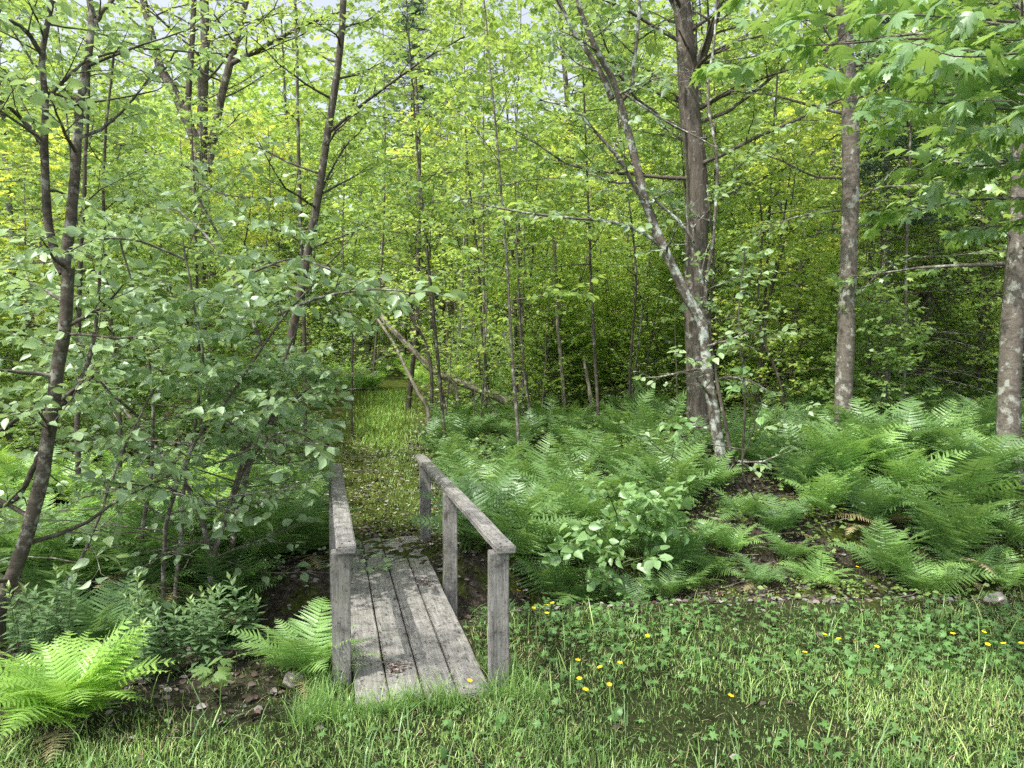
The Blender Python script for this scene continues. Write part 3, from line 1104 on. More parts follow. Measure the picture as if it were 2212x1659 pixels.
areas = [
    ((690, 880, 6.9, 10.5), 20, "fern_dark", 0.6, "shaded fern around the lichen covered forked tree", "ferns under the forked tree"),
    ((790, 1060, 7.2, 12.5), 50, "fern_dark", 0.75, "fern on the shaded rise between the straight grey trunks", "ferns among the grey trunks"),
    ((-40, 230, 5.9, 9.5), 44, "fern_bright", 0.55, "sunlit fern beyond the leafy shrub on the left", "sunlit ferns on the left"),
    ((225, 330, 6.2, 9.0), 10, "fern", 0.6, "fern on the left verge of the mossy path", "ferns left of the path"),
    ((322, 372, 16.5, 19.5), 10, "fern_bright", 0.85, "bright fern at the far left bend of the grassy path", "ferns at the path bend"),
    ((365, 470, 19, 24), 12, "fern_bright", 0.85, "far bright fern behind the leaning dead trunk", "ferns behind the leaning trunk"),
    ((450, 700, 12, 19), 26, "fern", 0.75, "distant fern among the thin stems", "distant ferns among the stems"),
    ((0, 300, 10, 18), 30, "fern", 0.7, "distant fern deep in the thicket on the left", "distant ferns on the left"),
    ((700, 1020, 12, 18), 26, "fern_bright", 0.75, "distant fern on the slope on the right", "distant ferns on the right slope"),
]
for (a, b, d0, d1), n_, key, s, lab, grp in areas:
    for k in range(n_):
        D = rng.uniform(d0, d1)
        px = rng.uniform(a, b)
        x = (px - 512) / F * D
        if abs(x - path_x(D)) < 0.62 and D < 18:
            continue
        bed_fern(x, D, s * rng.uniform(0.75, 1.2), lab, grp, key if rng.uniform() < 0.8 else "fern", hi=D < 11)
for side in (-1, 1):  # ferns just outside the frame for other viewpoints
    for k in range(8):
        D = rng.uniform(5.5, 10)
        x = side * (D * 0.7 + rng.uniform(0.2, 2.0))
        bed_fern(x, D, rng.uniform(0.5, 0.8), "fern at the edge of the wood outside the lawn", "ferns at the wood edge", "fern")

# ================================================================== HERO TREES
# leaning alder, left edge
D1 = 4.25
sA = trace([(-6, 1330), (18, 1255), (60, 1130), (95, 960), (118, 800), (133, 700), (138, 580)], D1, 0.044, 0.032, flare=0.2)
sL = trace([(138, 590), (115, 540), (102, 450), (98, 330), (104, 230), (97, 120), (118, 20), (140, -120), (150, -320)], D1, 0.026, 0.010, ground=False)
sR = trace([(138, 590), (150, 500), (158, 400), (165, 290), (178, 180), (196, 40), (188, -60), (200, -260), (190, -420)], [D1, D1, D1, D1, D1 + 0.1, D1 + 0.2, D1 + 0.3, D1 + 0.4, D1 + 0.5], 0.032, 0.012, ground=False)
ex = [
    trace([(98, 130), (60, 70), (20, 45), (-40, 30)], [D1, D1 - 0.1, D1 - 0.2, D1 - 0.3], 0.014, 0.006, ground=False),
    trace([(100, 325), (55, 265), (10, 225), (-40, 200)], [D1, D1, D1 - 0.1, D1 - 0.2], 0.014, 0.006, ground=False),
    trace([(106, 210), (150, 165), (200, 130), (300, 108), (420, 115), (500, 120)], [D1, D1, D1, D1 + 0.2, D1 + 0.4, D1 + 0.6], 0.011, 0.004, ground=False),
    trace([(194, 60), (245, 5), (330, -60)], [D1 + 0.2, D1 + 0.3, D1 + 0.5], 0.016, 0.008, ground=False),
    trace([(95, 965), (40, 1070), (-30, 1105)], [D1, D1 + 0.05, D1 + 0.1], 0.018, 0.012, ground=False),
    trace([(108, 905), (170, 830), (205, 700), (215, 560)], [D1, D1 + 0.2, D1 + 0.4, D1 + 0.5], 0.016, 0.008, ground=False),
    trace([(112, 880), (60, 890), (0, 930), (-50, 950)], D1, 0.014, 0.008, ground=False),
    trace([(140, 722), (190, 722), (260, 730), (300, 728)], [D1, D1 - 0.1, D1 - 0.2, D1 - 0.2], 0.010, 0.005, ground=False),
]


def near_mask(pos):
    # keeps leaves out of the space right in front of the camera over the lawn
    return ~((pos[:, 1] < 3.0) & (np.abs(pos[:, 0]) < 1.6))


parts = grow([sA, sL, sR], n1=9, L1=0.9, n2=6, L2=0.38, k=7, size=0.066, t0=0.3, extra=ex, mask=near_mask)
place_tree("alder_tree", "leaning forked alder with ringed grey bark at the left edge", "tree", parts, barks="bark_alder", leaf="leaf_near")

# big leafy shrub left of the bridge
def shrub_mask(pos):
    a, b = seen(pos)
    r1 = rng.uniform(0, 1, len(pos))
    drop = ((a > 338 + 12 * np.sin(b * 0.05)) & (b > 335)) | ((a > 465))
    drop |= (b > 530) & (r1 < 0.85)
    drop |= (a > 200) & (b > 475) & (r1 < 0.7)
    drop |= (a < 190) & (b > 395) & (r1 < 0.66)
    drop |= (a >= 190) & (b > 380) & (r1 < 0.25)
    drop |= (b < 215) & (r1 < 0.5)
    return ~drop


Ds = 5.4
st = [
    trace([(380, 1290), (392, 1150), (402, 1030), (430, 880), (440, 760), (420, 640), (400, 520)], [5.0, 5.1, 5.2, 5.3, 5.3, 5.2, 5.2], 0.017, 0.006),
    trace([(455, 1225), (480, 1130), (520, 1000), (560, 900), (600, 800), (640, 700)], [5.2, 5.3, 5.5, 5.6, 5.6, 5.6], 0.022, 0.007),
    trace([(450, 1210), (420, 1080), (330, 960), (265, 885), (200, 800), (150, 700)], [5.2, 5.3, 5.6, 5.8, 5.9, 6.0], 0.024, 0.008),
    trace([(350, 1200), (370, 1080), (420, 960), (500, 850), (600, 700), (680, 610)], [5.0, 5.0, 5.1, 5.1, 5.0, 4.9], 0.018, 0.006),
    trace([(300, 1230), (330, 1000), (330, 820), (300, 660), (260, 520)], [5.2, 5.4, 5.4, 5.3, 5.2], 0.018, 0.006),
    trace([(140, 1290), (190, 1180), (250, 1010), (300, 900), (350, 800)], [4.7, 4.7, 4.8, 4.9, 5.0], 0.013, 0.006),
    trace([(500, 1180), (540, 1000), (590, 900), (570, 760), (480, 560), (380, 450)], [5.5, 5.7, 5.9, 6.0, 6.0, 6.0], 0.026, 0.009),
    trace([(470, 1180), (560, 940), (640, 860), (700, 800)], [5.4, 5.6, 5.4, 5.2], 0.016, 0.006),
]
ex = [
    trace([(600, 680), (700, 640), (820, 625), (950, 640)], [5.3, 5.0, 4.9, 4.9], 0.012, 0.004, ground=False),
    trace([(540, 590), (640, 560), (760, 600), (860, 650)], [5.8, 5.4, 5.2, 5.2], 0.010, 0.004, ground=False),
    trace([(430, 880), (520, 930), (600, 950), (690, 960)], [5.3, 5.0, 4.8, 4.7], 0.009, 0.004, ground=False),
    trace([(420, 1000), (330, 1040), (240, 1060), (150, 1080)], [5.2, 4.8, 4.6, 4.5], 0.009, 0.004, ground=False),
    trace([(440, 1010), (520, 980), (620, 930), (700, 980)], [5.2, 5.0, 4.9, 4.9], 0.009, 0.004, ground=False),
    trace([(300, 900), (230, 840), (150, 760), (60, 740)], [5.2, 4.9, 4.8, 4.7], 0.010, 0.004, ground=False),
    trace([(400, 560), (300, 520), (200, 520), (120, 560)], [5.4, 5.2, 5.0, 4.9], 0.010, 0.004, ground=False),
    trace([(480, 520), (420, 400), (500, 420), (620, 430)], [5.8, 5.6, 5.2, 5.0], 0.010, 0.004, ground=False),
]
parts = grow(st, n1=14, L1=1.0, n2=7, L2=0.42, k=8, size=0.08, t0=0.2, t1=1.0, extra=ex, elev=(-0.05, 0.45), up=-0.015, top_short=0.2, flat=0.72, droop=0.35, stem_name="stem", mask=shrub_mask)
place_tree("alder_shrub", "big many stemmed shrub with blue green oval leaves left of the footbridge", "shrub", parts, barks="bark_grey", leaf="leaf_near")

# furrowed maple right of centre
mt = trace([(1512, 900), (1508, 760), (1502, 600), (1506, 400), (1490, 250), (1478, 80), (1468, -40), (1460, -300), (1470, -700)], 9.0, 0.165, 0.08, n=34, flare=0.35, noise=0.004)
ex = [
    trace([(1488, 240), (1500, 160), (1525, 90), (1550, 20), (1575, -80), (1600, -260)], [9.0, 8.9, 8.8, 8.7, 8.6, 8.5], 0.055, 0.025, ground=False),
    trace([(1500, 240), (1560, 205), (1640, 170), (1700, 150)], [9, 8.9, 8.7, 8.5], 0.035, 0.012, ground=False),
    trace([(1480, 60), (1440, -20), (1380, -140)], [9, 9.1, 9.2], 0.05, 0.02, ground=False),
    trace([(1500, 300), (1470, 220), (1400, 150), (1300, 130)], [9, 9.1, 9.3, 9.5], 0.025, 0.01, ground=False),
]
def clear_front(xc, yc, wd):
    return lambda pos: ~((pos[:, 1] < yc) & (np.abs(pos[:, 0] / pos[:, 1] - xc / yc) < wd / yc))


parts = grow([mt], n1=24, L1=2.6, n2=9, L2=0.8, k=8, size=0.11, tm=MAPLE_LO, t0=0.42, t1=1, extra=ex, n3=0, elev=(0.0, 0.5), mask=clear_front(2.15, 9.0, 0.35))
place_tree("maple_tree", "thick dark furrowed maple trunk right of the middle", "tree", parts, barks="bark_maple", leaf="leaf_mid")

# lichen covered forked tree
D3 = 7.1
s1 = trace([(1590, 1070), (1560, 1000), (1538, 880), (1524, 780), (1516, 690)], D3, 0.055, 0.05, flare=0.3)
s2 = trace([(1516, 695), (1478, 630), (1440, 550), (1402, 460), (1380, 380), (1355, 280), (1335, 205), (1318, 160), (1290, 110), (1255, 30), (1238, -60), (1200, -260)], [D3] * 6 + [D3 - 0.05, D3 - 0.1, D3 - 0.2, D3 - 0.25, D3 - 0.3, D3 - 0.4], 0.050, 0.018, ground=False, noise=0.003)
s3 = trace([(1516, 690), (1528, 600), (1545, 480), (1548, 340), (1530, 200), (1545, 90), (1550, 0), (1560, -140)], [D3, D3 + 0.1, D3 + 0.2, D3 + 0.3, D3 + 0.4, D3 + 0.5, D3 + 0.5, D3 + 0.5], 0.017, 0.009, ground=False)


def fork_mask(pos):
    a, b = seen(pos)
    return near_mask(pos) & ~((a > 668) & (a < 722) & (b < 410)) & ~((b > 330) & (rng.uniform(0, 1, len(pos)) < 0.4))



s4 = trace([(1322, 215), (1298, 150), (1245, 70), (1205, -10), (1160, -120)], [D3, D3, D3, D3, D3 - 0.1], 0.030, 0.014, ground=False)
s5 = trace([(1345, 215), (1362, 185), (1368, 120), (1376, 30), (1372, -80), (1380, -200)], D3, 0.02, 0.010, ground=False)
ex = [
    trace([(1404, 470), (1370, 400), (1330, 330), (1285, 280), (1245, 235), (1170, 215)], [D3, D3 - 0.1, D3 - 0.2, D3 - 0.2, D3 - 0.2, D3 - 0.2], 0.022, 0.010, ground=False),
    trace([(1440, 545), (1400, 510), (1330, 480), (1230, 470), (1110, 455), (1000, 430)], [D3, D3, D3 - 0.1, D3 - 0.2, D3 - 0.3, D3 - 0.3], 0.02, 0.006, ground=False),
    trace([(1498, 520), (1475, 480), (1430, 440), (1410, 430)], [D3 - 0.1] * 4, 0.018, 0.008, ground=False),
    trace([(1518, 620), (1500, 530), (1490, 480)], [D3 - 0.05] * 3, 0.018, 0.010, ground=False),
    trace([(1345, 200), (1420, 250), (1480, 285), (1540, 320)], [D3, D3 - 0.1, D3 - 0.2, D3 - 0.3], 0.012, 0.005, ground=False),
]
parts = grow([s1, s2, s3, s4, s5], n1=8, L1=0.85, n2=6, L2=0.4, k=6, size=0.07, t0=0.15, t1=1, extra=ex, elev=(-0.1, 0.4), mask=fork_mask)
place_tree("forked_tree", "pale lichen spotted tree forking low in front of the thick maple", "tree", parts, barks="bark_lichen", leaf="leaf_near")
# dark companion stems at its foot
s = trace([(1598, 1085), (1580, 980), (1545, 800), (1535, 690), (1545, 560), (1530, 400)], [6.95, 7.0, 7.1, 7.2, 7.3, 7.3], 0.02, 0.008)
s_b = trace([(1612, 1080), (1600, 990), (1605, 850), (1590, 700), (1600, 540)], [7.0] * 5, 0.014, 0.006)
parts = grow([s, s_b], n1=7, L1=0.6, n2=4, L2=0.35, k=6, size=0.075, t0=0.4)
place_tree("sapling", "thin dark stems rising at the foot of the forked lichen tree", "sapling", parts, barks="bark_dark", leaf="leaf_near", group="saplings and thin stems")

# straight grey trunk
t4 = trace([(1822, 1010), (1822, 870), (1828, 700), (1836, 480), (1836, 250), (1826, 90), (1820, -100), (1815, -500)], 8.4, 0.108, 0.075, n=30, flare=0.3, noise=0.003)
ex = [
    trace([(1815, 455), (1760, 462), (1700, 475), (1640, 505)], [8.4, 8.2, 8.1, 8.0], 0.013, 0.003, ground=False),
    trace([(1818, 385), (1760, 380), (1700, 350), (1640, 325)], [8.4, 8.3, 8.2, 8.1], 0.016, 0.004, ground=False),
    trace([(1855, 430), (1900, 405), (1960, 400), (2040, 395)], [8.4, 8.3, 8.2, 8.1], 0.013, 0.004, ground=False),
    trace([(1850, 640), (1890, 600), (1930, 570)], [8.4, 8.3, 8.2], 0.015, 0.005, ground=False),
]
parts = grow([t4], n1=20, L1=1.5, n2=7, L2=0.55, k=6, size=0.07, tm=LEAF4, t0=0.55, t1=1, extra=ex, mask=clear_front(3.6, 8.4, 0.25))
place_tree("grey_tree", "straight grey trunk with a sunlit patch near its base, second from the right edge", "tree", parts, barks="bark_grey", leaf="leaf_mid")

# far right trunk
t5 = trace([(2180, 1060), (2178, 950), (2182, 800), (2192, 650), (2206, 480), (2214, 250), (2222, 50), (2230, -200), (2240, -500)], 7.1, 0.105, 0.08, n=30, flare=0.25, noise=0.003)
ex = [trace([(2190, 520), (2150, 480), (2090, 430), (2040, 410)], [7.1, 7.0, 6.8, 6.7], 0.011, 0.003, ground=False)]
parts = grow([t5], n1=14, L1=1.6, n2=7, L2=0.5, k=6, size=0.1, tm=MAPLE_LO, t0=0.42, t1=1, extra=ex, elev=(-0.1, 0.4))
place_tree("grey_tree", "thick mottled grey trunk at the right edge", "tree", parts, barks="bark_grey", leaf="leaf_maple")

# slender dark tree left of the bridge line
t6 = trace([(586, 930), (605, 850), (625, 760), (640, 680), (665, 560), (688, 440), (712, 280), (735, 140), (745, 0), (748, -200)], 8.2, 0.058, 0.03, n=30, noise=0.006)
ex = [trace([(712, 285), (770, 235), (850, 175), (930, 120), (1000, 80)], [8.2, 8.0, 7.8, 7.6, 7.5], 0.02, 0.007, ground=False), trace([(690, 420), (740, 330), (790, 270)], [8.2, 8.3, 8.4], 0.014, 0.006, ground=False)]
parts = grow([t6], n1=18, L1=1.3, n2=7, L2=0.5, k=7, size=0.075, t0=0.45, t1=1, extra=ex)
place_tree("slender_tree", "slender dark curving trunk between the leafy shrub and the path", "tree", parts, barks="bark_dark", leaf="leaf_mid")

# forked dark tree upper left
D7 = 13.5
sa = trace([(470, 800), (460, 640), (440, 560), (432, 420), (428, 310)], D7, 0.17, 0.15, flare=0.2)
sb = trace([(428, 320), (385, 215), (345, 140), (325, 60), (300, -60), (290, -200)], D7, 0.09, 0.05, ground=False)
sc_ = trace([(425, 320), (408, 240), (415, 140), (420, 20), (425, -160)], D7, 0.065, 0.04, ground=False)
sd = trace([(436, 310), (438, 200), (442, 100), (440, -20), (436, -260)], D7, 0.10, 0.06, ground=False)
se = trace([(448, 370), (475, 230), (500, 130), (528, 20), (545, -100)], D7, 0.08, 0.045, ground=False)
ex = [trace([(495, 140), (580, 95), (660, 50), (740, 20)], [D7, D7 - 0.3, D7 - 0.6, D7 - 0.9], 0.045, 0.02, ground=False)]
parts = grow([sa, sb, sc_, sd, se], n1=10, L1=2.4, n2=8, L2=0.8, k=7, size=0.1, tm=LEAF4, t0=0.3, t1=1, extra=ex)
place_tree("branching_tree", "dark tree splitting into several limbs behind the leafy shrub", "tree", parts, barks="bark_maple", leaf="leaf_far")

# thin vertical stems
thin = [
    ([(655, 700), (648, 450), (641, 250), (640, 100), (636, -80)], 9.5, 0.028, "thin straight stem left of the slender dark trunk"),
    ([(165, 900), (168, 700), (172, 500), (180, 300), (190, 100)], 7.5, 0.03, "dark thin stem close behind the leaning alder"),
    ([(255, 900), (240, 700), (225, 480), (230, 300), (250, 100)], 8.5, 0.025, "second thin stem behind the leaning alder"),
    ([(880, 900), (900, 700), (905, 500), (903, 300), (895, 150)], 15, 0.05, "straight stem behind the grassy path"),
    ([(930, 780), (890, 690), (850, 640), (820, 600)], 12, 0.03, "short slanting stem beside the leaning dead trunk"),
    ([(1060, 900), (1040, 700), (1030, 560), (1010, 400), (1000, 250)], 13, 0.03, "thin stem in front of the small black hump"),
    ([(1120, 900), (1112, 700), (1108, 560), (1100, 380)], 14, 0.035, "thin grey stem right of the small black hump"),
    ([(1225, 900), (1210, 740), (1200, 560), (1190, 420)], 12, 0.035, "leaning stem left of the broken stub"),
    ([(1690, 850), (1640, 690), (1650, 500), (1640, 380)], 9.5, 0.02, "thin dark stem between the maple and the straight grey trunk"),
    ([(1365, 800), (1380, 600), (1360, 420), (1340, 250)], 11, 0.022, "thin stem behind the forked lichen tree"),
    ([(760, 870), (762, 700), (742, 560), (750, 300)], 12, 0.02, "thin stem on the left verge of the path"),
    ([(960, 880), (940, 760), (925, 600), (935, 400)], 12.5, 0.02, "thin stem right of the leaning dead trunk"),
    ([(1790, 800), (1800, 560), (1795, 300), (1780, 100)], 15, 0.09, "distant dark trunk left of the straight grey trunk"),
    ([(1880, 800), (1885, 560), (1880, 350)], 14, 0.07, "distant trunk right of the straight grey trunk"),
    ([(1278, 870), (1268, 815), (1262, 772)], 12.0, 0.042, "short broken stub standing in the ferns"),
]
for pix, D, r, lab in thin:
    s = trace(pix, D, r, r * 0.5, n=18, noise=0.01)
    if "stub" in lab:
        parts = grow([s], n1=0)
        parts = (parts[0], parts[1], None)
        place_tree("broken_stub", lab, "stump", parts, barks="dead_wood")
        continue
    parts = grow([s], n1=9, L1=1.0, n2=5, L2=0.5, k=6, size=0.08, tm=LEAF4, t0=0.35, t1=1)
    place_tree("sapling", lab, "sapling", parts, barks="bark_dark", leaf="leaf_far" if D > 9 else "leaf_near", group="saplings and thin stems")

# leaning dead trunk by the path
s = trace([(1110, 880), (1020, 836), (960, 815), (905, 770), (850, 715), (815, 672), (790, 640)], [12.6, 12.7, 12.8, 13, 13.1, 13.3, 13.5], 0.07, 0.04, noise=0.004)
s_b = trace([(985, 834), (930, 800), (880, 742), (832, 690)], [12.6, 12.5, 12.6, 12.9], 0.04, 0.02, noise=0.004)
s_c = trace([(925, 885), (905, 850), (880, 800), (850, 740), (818, 690)], [12.0, 12.0, 12.1, 12.4, 12.8], 0.035, 0.022, noise=0.004)
parts = grow([s, s_b, s_c], n1=0)
place_tree("leaning_dead_trunk", "pale dead trunk leaning over the right side of the grassy path", "fallen tree", (parts[0], None, None), barks="dead_wood")

# near maple whose leaves hang in at the top right
mp = stem_path([(3.1, 3.6, 0), (3.05, 3.6, 1.5), (3.15, 3.55, 3.0), (3.0, 3.5, 5.0)], 0.09, 0.04, n=20)
ex = []
for i, (z0, pxe, pye, De, dz) in enumerate([
    (2.4, 905, 100, 3.1, 0.1), (2.55, 860, 60, 3.3, 0.15), (2.75, 790, 45, 3.6, 0.15), (2.9, 760, 20, 3.9, 0.1), (3.0, 720, 62, 4.4, 0.1),
    (2.3, 985, 130, 2.9, 0.1), (2.5, 960, 55, 2.7, 0.2), (2.8, 900, 15, 3.0, 0.1), (2.6, 830, 90, 3.8, 0.15), (3.1, 840, -10, 3.4, 0.1), (2.3, 930, 170, 3.9, 0.1), (2.2, 880, 215, 4.6, 0.1), (2.0, 960, 230, 4.5, 0.1),
    (2.1, 1010, 100, 2.75, 0.1), (2.6, 950, 95, 3.3, 0.1), (2.7, 1000, 40, 3.2, 0.1), (3.3, 960, -20, 3.1, 0.1), (3.2, 740, -5, 4.2, 0.1), (2.9, 870, 130, 4.3, 0.1),
]):
    end = at(pxe, pye, De)
    st_ = np.array([3.08, 3.58, z0])
    mid = (st_ + end) / 2 + np.array([0, 0, dz])
    ex.append(stem_path([st_, mid, end], 0.014, 0.003, n=14, noise=0.008, ground=False))
tr, brm, lf = MB(), MB(), MB()
tr.tubes(mp[0][None], mp[1][None], 10)
for P, Rr in ex:
    brm.tubes(P[None], Rr[None], 5)
    Q, QR = twigs(P[None], Rr[None], 9, 0.3, 0.34, m=5)
    brm.tubes(Q, QR, 3)
    put_leaves(lf, Q, 5, 0.098, MAPLE, t0=0.25, flat=0.8, droop=0.38, svar=0.38)
    put_leaves(lf, P[None], 6, 0.11, MAPLE, t0=0.55, flat=0.82, droop=0.45, svar=0.3)
B, BR = branches([mp[0]], [mp[1]], 12, 0.55, 1.0, 1.5)
brm.tubes(B, BR, 5)
Q, QR = twigs(B, BR, 6, 0.3, 0.4)
put_leaves(lf, Q, 4, 0.12, MAPLE_LO, flat=0.8)
place_tree("maple_tree", "near maple whose large pointed leaves hang in at the top right corner", "tree", (tr, brm, lf), barks="bark_grey", leaf="leaf_maple")

# viburnum-like shrub right of the bridge
st = []
for k in range(9):
    a = rng.uniform(0, 6.28)
    b0 = G(632 + rng.uniform(-38, 38), 5.95 + rng.uniform(-0.2, 0.3))
    tip = b0 + np.array([rng.uniform(-0.45, 0.35), rng.uniform(-0.6, -0.1), rng.uniform(0.4, 0.8)])
    st.append(stem_path([b0, (b0 + tip) / 2 + np.array([0, 0, 0.12]), tip], 0.008, 0.003, n=12))
parts = grow(st, n1=4, L1=0.3, n2=3, L2=0.16, k=3, size=0.09, t0=0.35, t1=1, elev=(0, 0.5), flat=0.6, droop=0.4, sides=(5, 4, 3), stem_name="stem")
place_tree("viburnum_shrub", "low shrub with large pale green ribbed leaves on the bank right of the bridge", "shrub", parts, barks="stem_green", leaf="leaf_bright")

# bright sapling in front of the straight trunk
b0 = G(770, 6.6)
s = stem_path([b0, at(742, 470, 6.2), at(755, 420, 5.9), at(738, 372, 5.8)], 0.008, 0.003, n=14)
s2 = stem_path([at(745, 450, 6.1), at(690, 440, 5.8), at(672, 425, 5.7)], 0.005, 0.002, n=10, ground=False)
parts = grow([s, s2], n1=3, L1=0.12, n2=2, L2=0.08, k=3, size=0.075, t0=0.7, t1=1, flat=0.5, droop=0.5, sides=(5, 4, 3))
place_tree("sapling", "small sapling with fresh bright green leaves below the straight grey trunk", "sapling", parts, barks="bark_grey", leaf="leaf_bright", group="saplings and thin stems")
print("hero done")

# ================================================================== WEEDS on the near left
def weed_mesh(h, key="herb", nl=26):
    lf, stm = MB(), MB()
    P = wander(np.zeros((1, 3)), np.array([[0.05, 0.03, 1.0]]), np.array([h]), 8, 0.05, 0)
    stm.tubes(P, np.linspace(0.003, 0.0015, 8)[None], 4)
    t = np.linspace(0.1, 1, nl)
    f = t * 7
    i = np.minimum(f.astype(int), 6)
    pos = P[0][i] + (P[0][i + 1] - P[0][i]) * (f - i)[:, None]
    az = np.arange(nl) * 2.4
    el = np.interp(t, [0, 0.85, 1], [0.0, 0.5, 1.2])
    Y = np.stack([np.cos(az) * np.cos(el), np.sin(az) * np.cos(el), np.sin(el)], 1)
    X = nrm(np.cross(Y, UP))
    Z = np.cross(X, Y)
    sz = 0.09 * np.interp(t, [0, 0.3, 0.8, 1], [0.6, 1, 0.85, 0.5])
    lf.inst(NARROW, pos, X * 1.5, Y, Z, sz, np.interp(t, [0, 0.8, 1], [0.1, 0.5, 1.0]) * np.ones(nl))
    return lf.mesh("leaves", M[key]), stm.mesh("stem", M["stem_green"])


WE = [weed_mesh(h, "weed", 34) for h in (0.34, 0.42, 0.5)]
k = 0
for (a, b, d0, d1, n_) in ((125, 215, 3.75, 4.2, 17), (5, 60, 3.9, 4.4, 10), (240, 252, 4.0, 4.1, 3)):
    for j in range(n_):
        D = rng.uniform(d0, d1)
        p = G(rng.uniform(a, b), D)
        r_ = bpy.data.objects.new("leafy_weed", None)
        C.objects.link(r_)
        r_.location = p
        r_.rotation_euler = (rng.normal(0, 0.08), rng.normal(0, 0.08), rng.uniform(0, 6.28))
        r_.scale = (rng.uniform(0.75, 1.1),) * 3
        lab = ["upright narrow leaved weed in the patch beside the bright fern clump", "narrow leaved weed at the left edge behind the bright fern clump", "narrow leaved weed by the fern at the left bridge post"][0 if a > 100 and a < 200 else (1 if a < 100 else 2)]
        tag(r_, lab, "weed", ["weeds beside the bright fern", "weeds at the left edge", "weeds near the bridge post"][0 if a > 100 and a < 200 else (1 if a < 100 else 2)])
        lm, sm_ = WE[rng.integers(3)]
        link("leaves", lm, r_)
        link("stem", sm_, r_)
# tiny maple seedling
sd_ = MB()
p = G(205, 3.55)
stp = stem_path([p, p + np.array([0.02, 0, 0.17])], 0.003, 0.002, n=6)
st2 = MB()
st2.tubes((stp[0] - p)[None], stp[1][None], 4)
n = 9
az = np.arange(n) * 2.4
Y = nrm(np.stack([np.cos(az), np.sin(az), rng.uniform(-0.3, 0.2, n)], 1))
nz = nrm(UP + rng.normal(0, 0.25, (n, 3)) + np.array([0, -0.5, 0]))
X = nrm(np.cross(Y, nz))
sd_.inst(MAPLE, (stp[0][-1] - p) * np.linspace(0.6, 1.1, n)[:, None] + Y * 0.03, X, Y, np.cross(X, Y), np.full(n, 0.075), rng.uniform(0.2, 0.6, n))
r_ = bpy.data.objects.new("maple_seedling", None)
C.objects.link(r_)
r_.location = p
tag(r_, "small pale maple seedling on the ground in front of the narrow leaved weeds", "seedling")
link("leaves", sd_.mesh("leaves", M["leaf_mid"]), r_)
link("stem", st2.mesh("stem", M["stem_green"]), r_)

# ================================================================== GRASS, HERBS, LITTER (uncountable)
def scatter(n_, x0, x1, y0, y1, fn):
    x = rng.uniform(x0, x1, n_)
    y = rng.uniform(y0, y1, n_)
    w = fn(x, y)
    k_ = rng.uniform(0, 1, n_) < w
    return x[k_], y[k_]


def onbridge(x, y, pad=0.0):
    dx, dy = x - bo[0], y - bo[1]
    s_ = dx * bt[0] + dy * bt[1]
    w_ = dx * br_[0] + dy * br_[1]
    return (s_ > -0.01) & (s_ < 3.1) & (w_ > -W4 - pad) & (w_ < pad)


def edgef(x):
    return 4.2 + 0.7 * ss(x, -1.4, 0.6)


def grass(name, label, x, y, h0, h1, w=1.0, mat="grass", lean=0.35, clump=None):
    mb = MB()
    n_ = len(x)
    az = rng.uniform(0, 6.28, n_)
    X = np.stack([np.cos(az), np.sin(az), np.zeros(n_)], 1)
    tilt = rng.normal(0, lean, n_)
    Yh = np.stack([-np.sin(az), np.cos(az), np.zeros(n_)], 1)
    Z = nrm(UP + Yh * tilt[:, None] + X * rng.normal(0, lean * 0.5, n_)[:, None])
    Y = np.cross(Z, X)
    h = rng.uniform(h0, h1, n_) * rng.uniform(0.6, 1, n_)
    if clump is not None:
        h = h * clump
    pos = np.stack([x, y, height(x, y) - 0.004], 1)
    which = rng.integers(0, 4, n_)
    rd = np.clip(rng.beta(2.2, 2.5, n_) + 0.3 * vnoise(x, y, 1.8, 3) + 0.12 * vnoise(x, y, 6.0, 8), 0, 1)
    for k_ in range(4):
        s_ = which == k_
        sc = np.stack([rng.uniform(0.055, 0.11, s_.sum()) * w, h[s_], h[s_]], 1)
        mb.inst(BLADES[k_], pos[s_], X[s_], Y[s_], Z[s_], sc, rd[s_])
    o = link(name, mb.mesh(name, M[mat]))
    tag(o, label, "grass", kind="stuff")
    return o


def lawn_w(x, y):
    w = 1 - ss(y - edgef(x), -0.35, 0.15)
    w = w * (1 - 0.72 * ss(-x, 0.7, 1.1) * ss(y, 3.15, 3.5))
    bare = 0.5 + 0.5 * vnoise(x, y, 1.5, 9)
    w = w * (0.35 + 0.65 * ss(bare, 0.12, 0.5))
    w = np.where(onbridge(x, y, 0.02), 0, w)
    return w


x, y = scatter(190000, -4.2, 4.2, 2.3, 5.3, lambda x, y: lawn_w(x, y) * (1 - 0.55 * ss(y, 3.6, 4.3)))
cl = np.clip(0.68 + 0.42 * vnoise(x, y, 2.7, 4) + 0.3 * vnoise(x, y, 7.0, 6) + 0.2 * ss(-y, -3.4, -2.9), 0.3, 1.5)
grass("lawn_grass", "fine green lawn grass along the bottom of the photo", x, y, 0.02, 0.078, 0.9, clump=cl)
x, y = scatter(1300, -3.5, 3.5, 2.4, 4.6, lambda x, y: lawn_w(x, y) * 0.8)
grass("tall_grass", "longer grass blades standing out of the lawn", x, y, 0.10, 0.26, 1.6, lean=0.3)
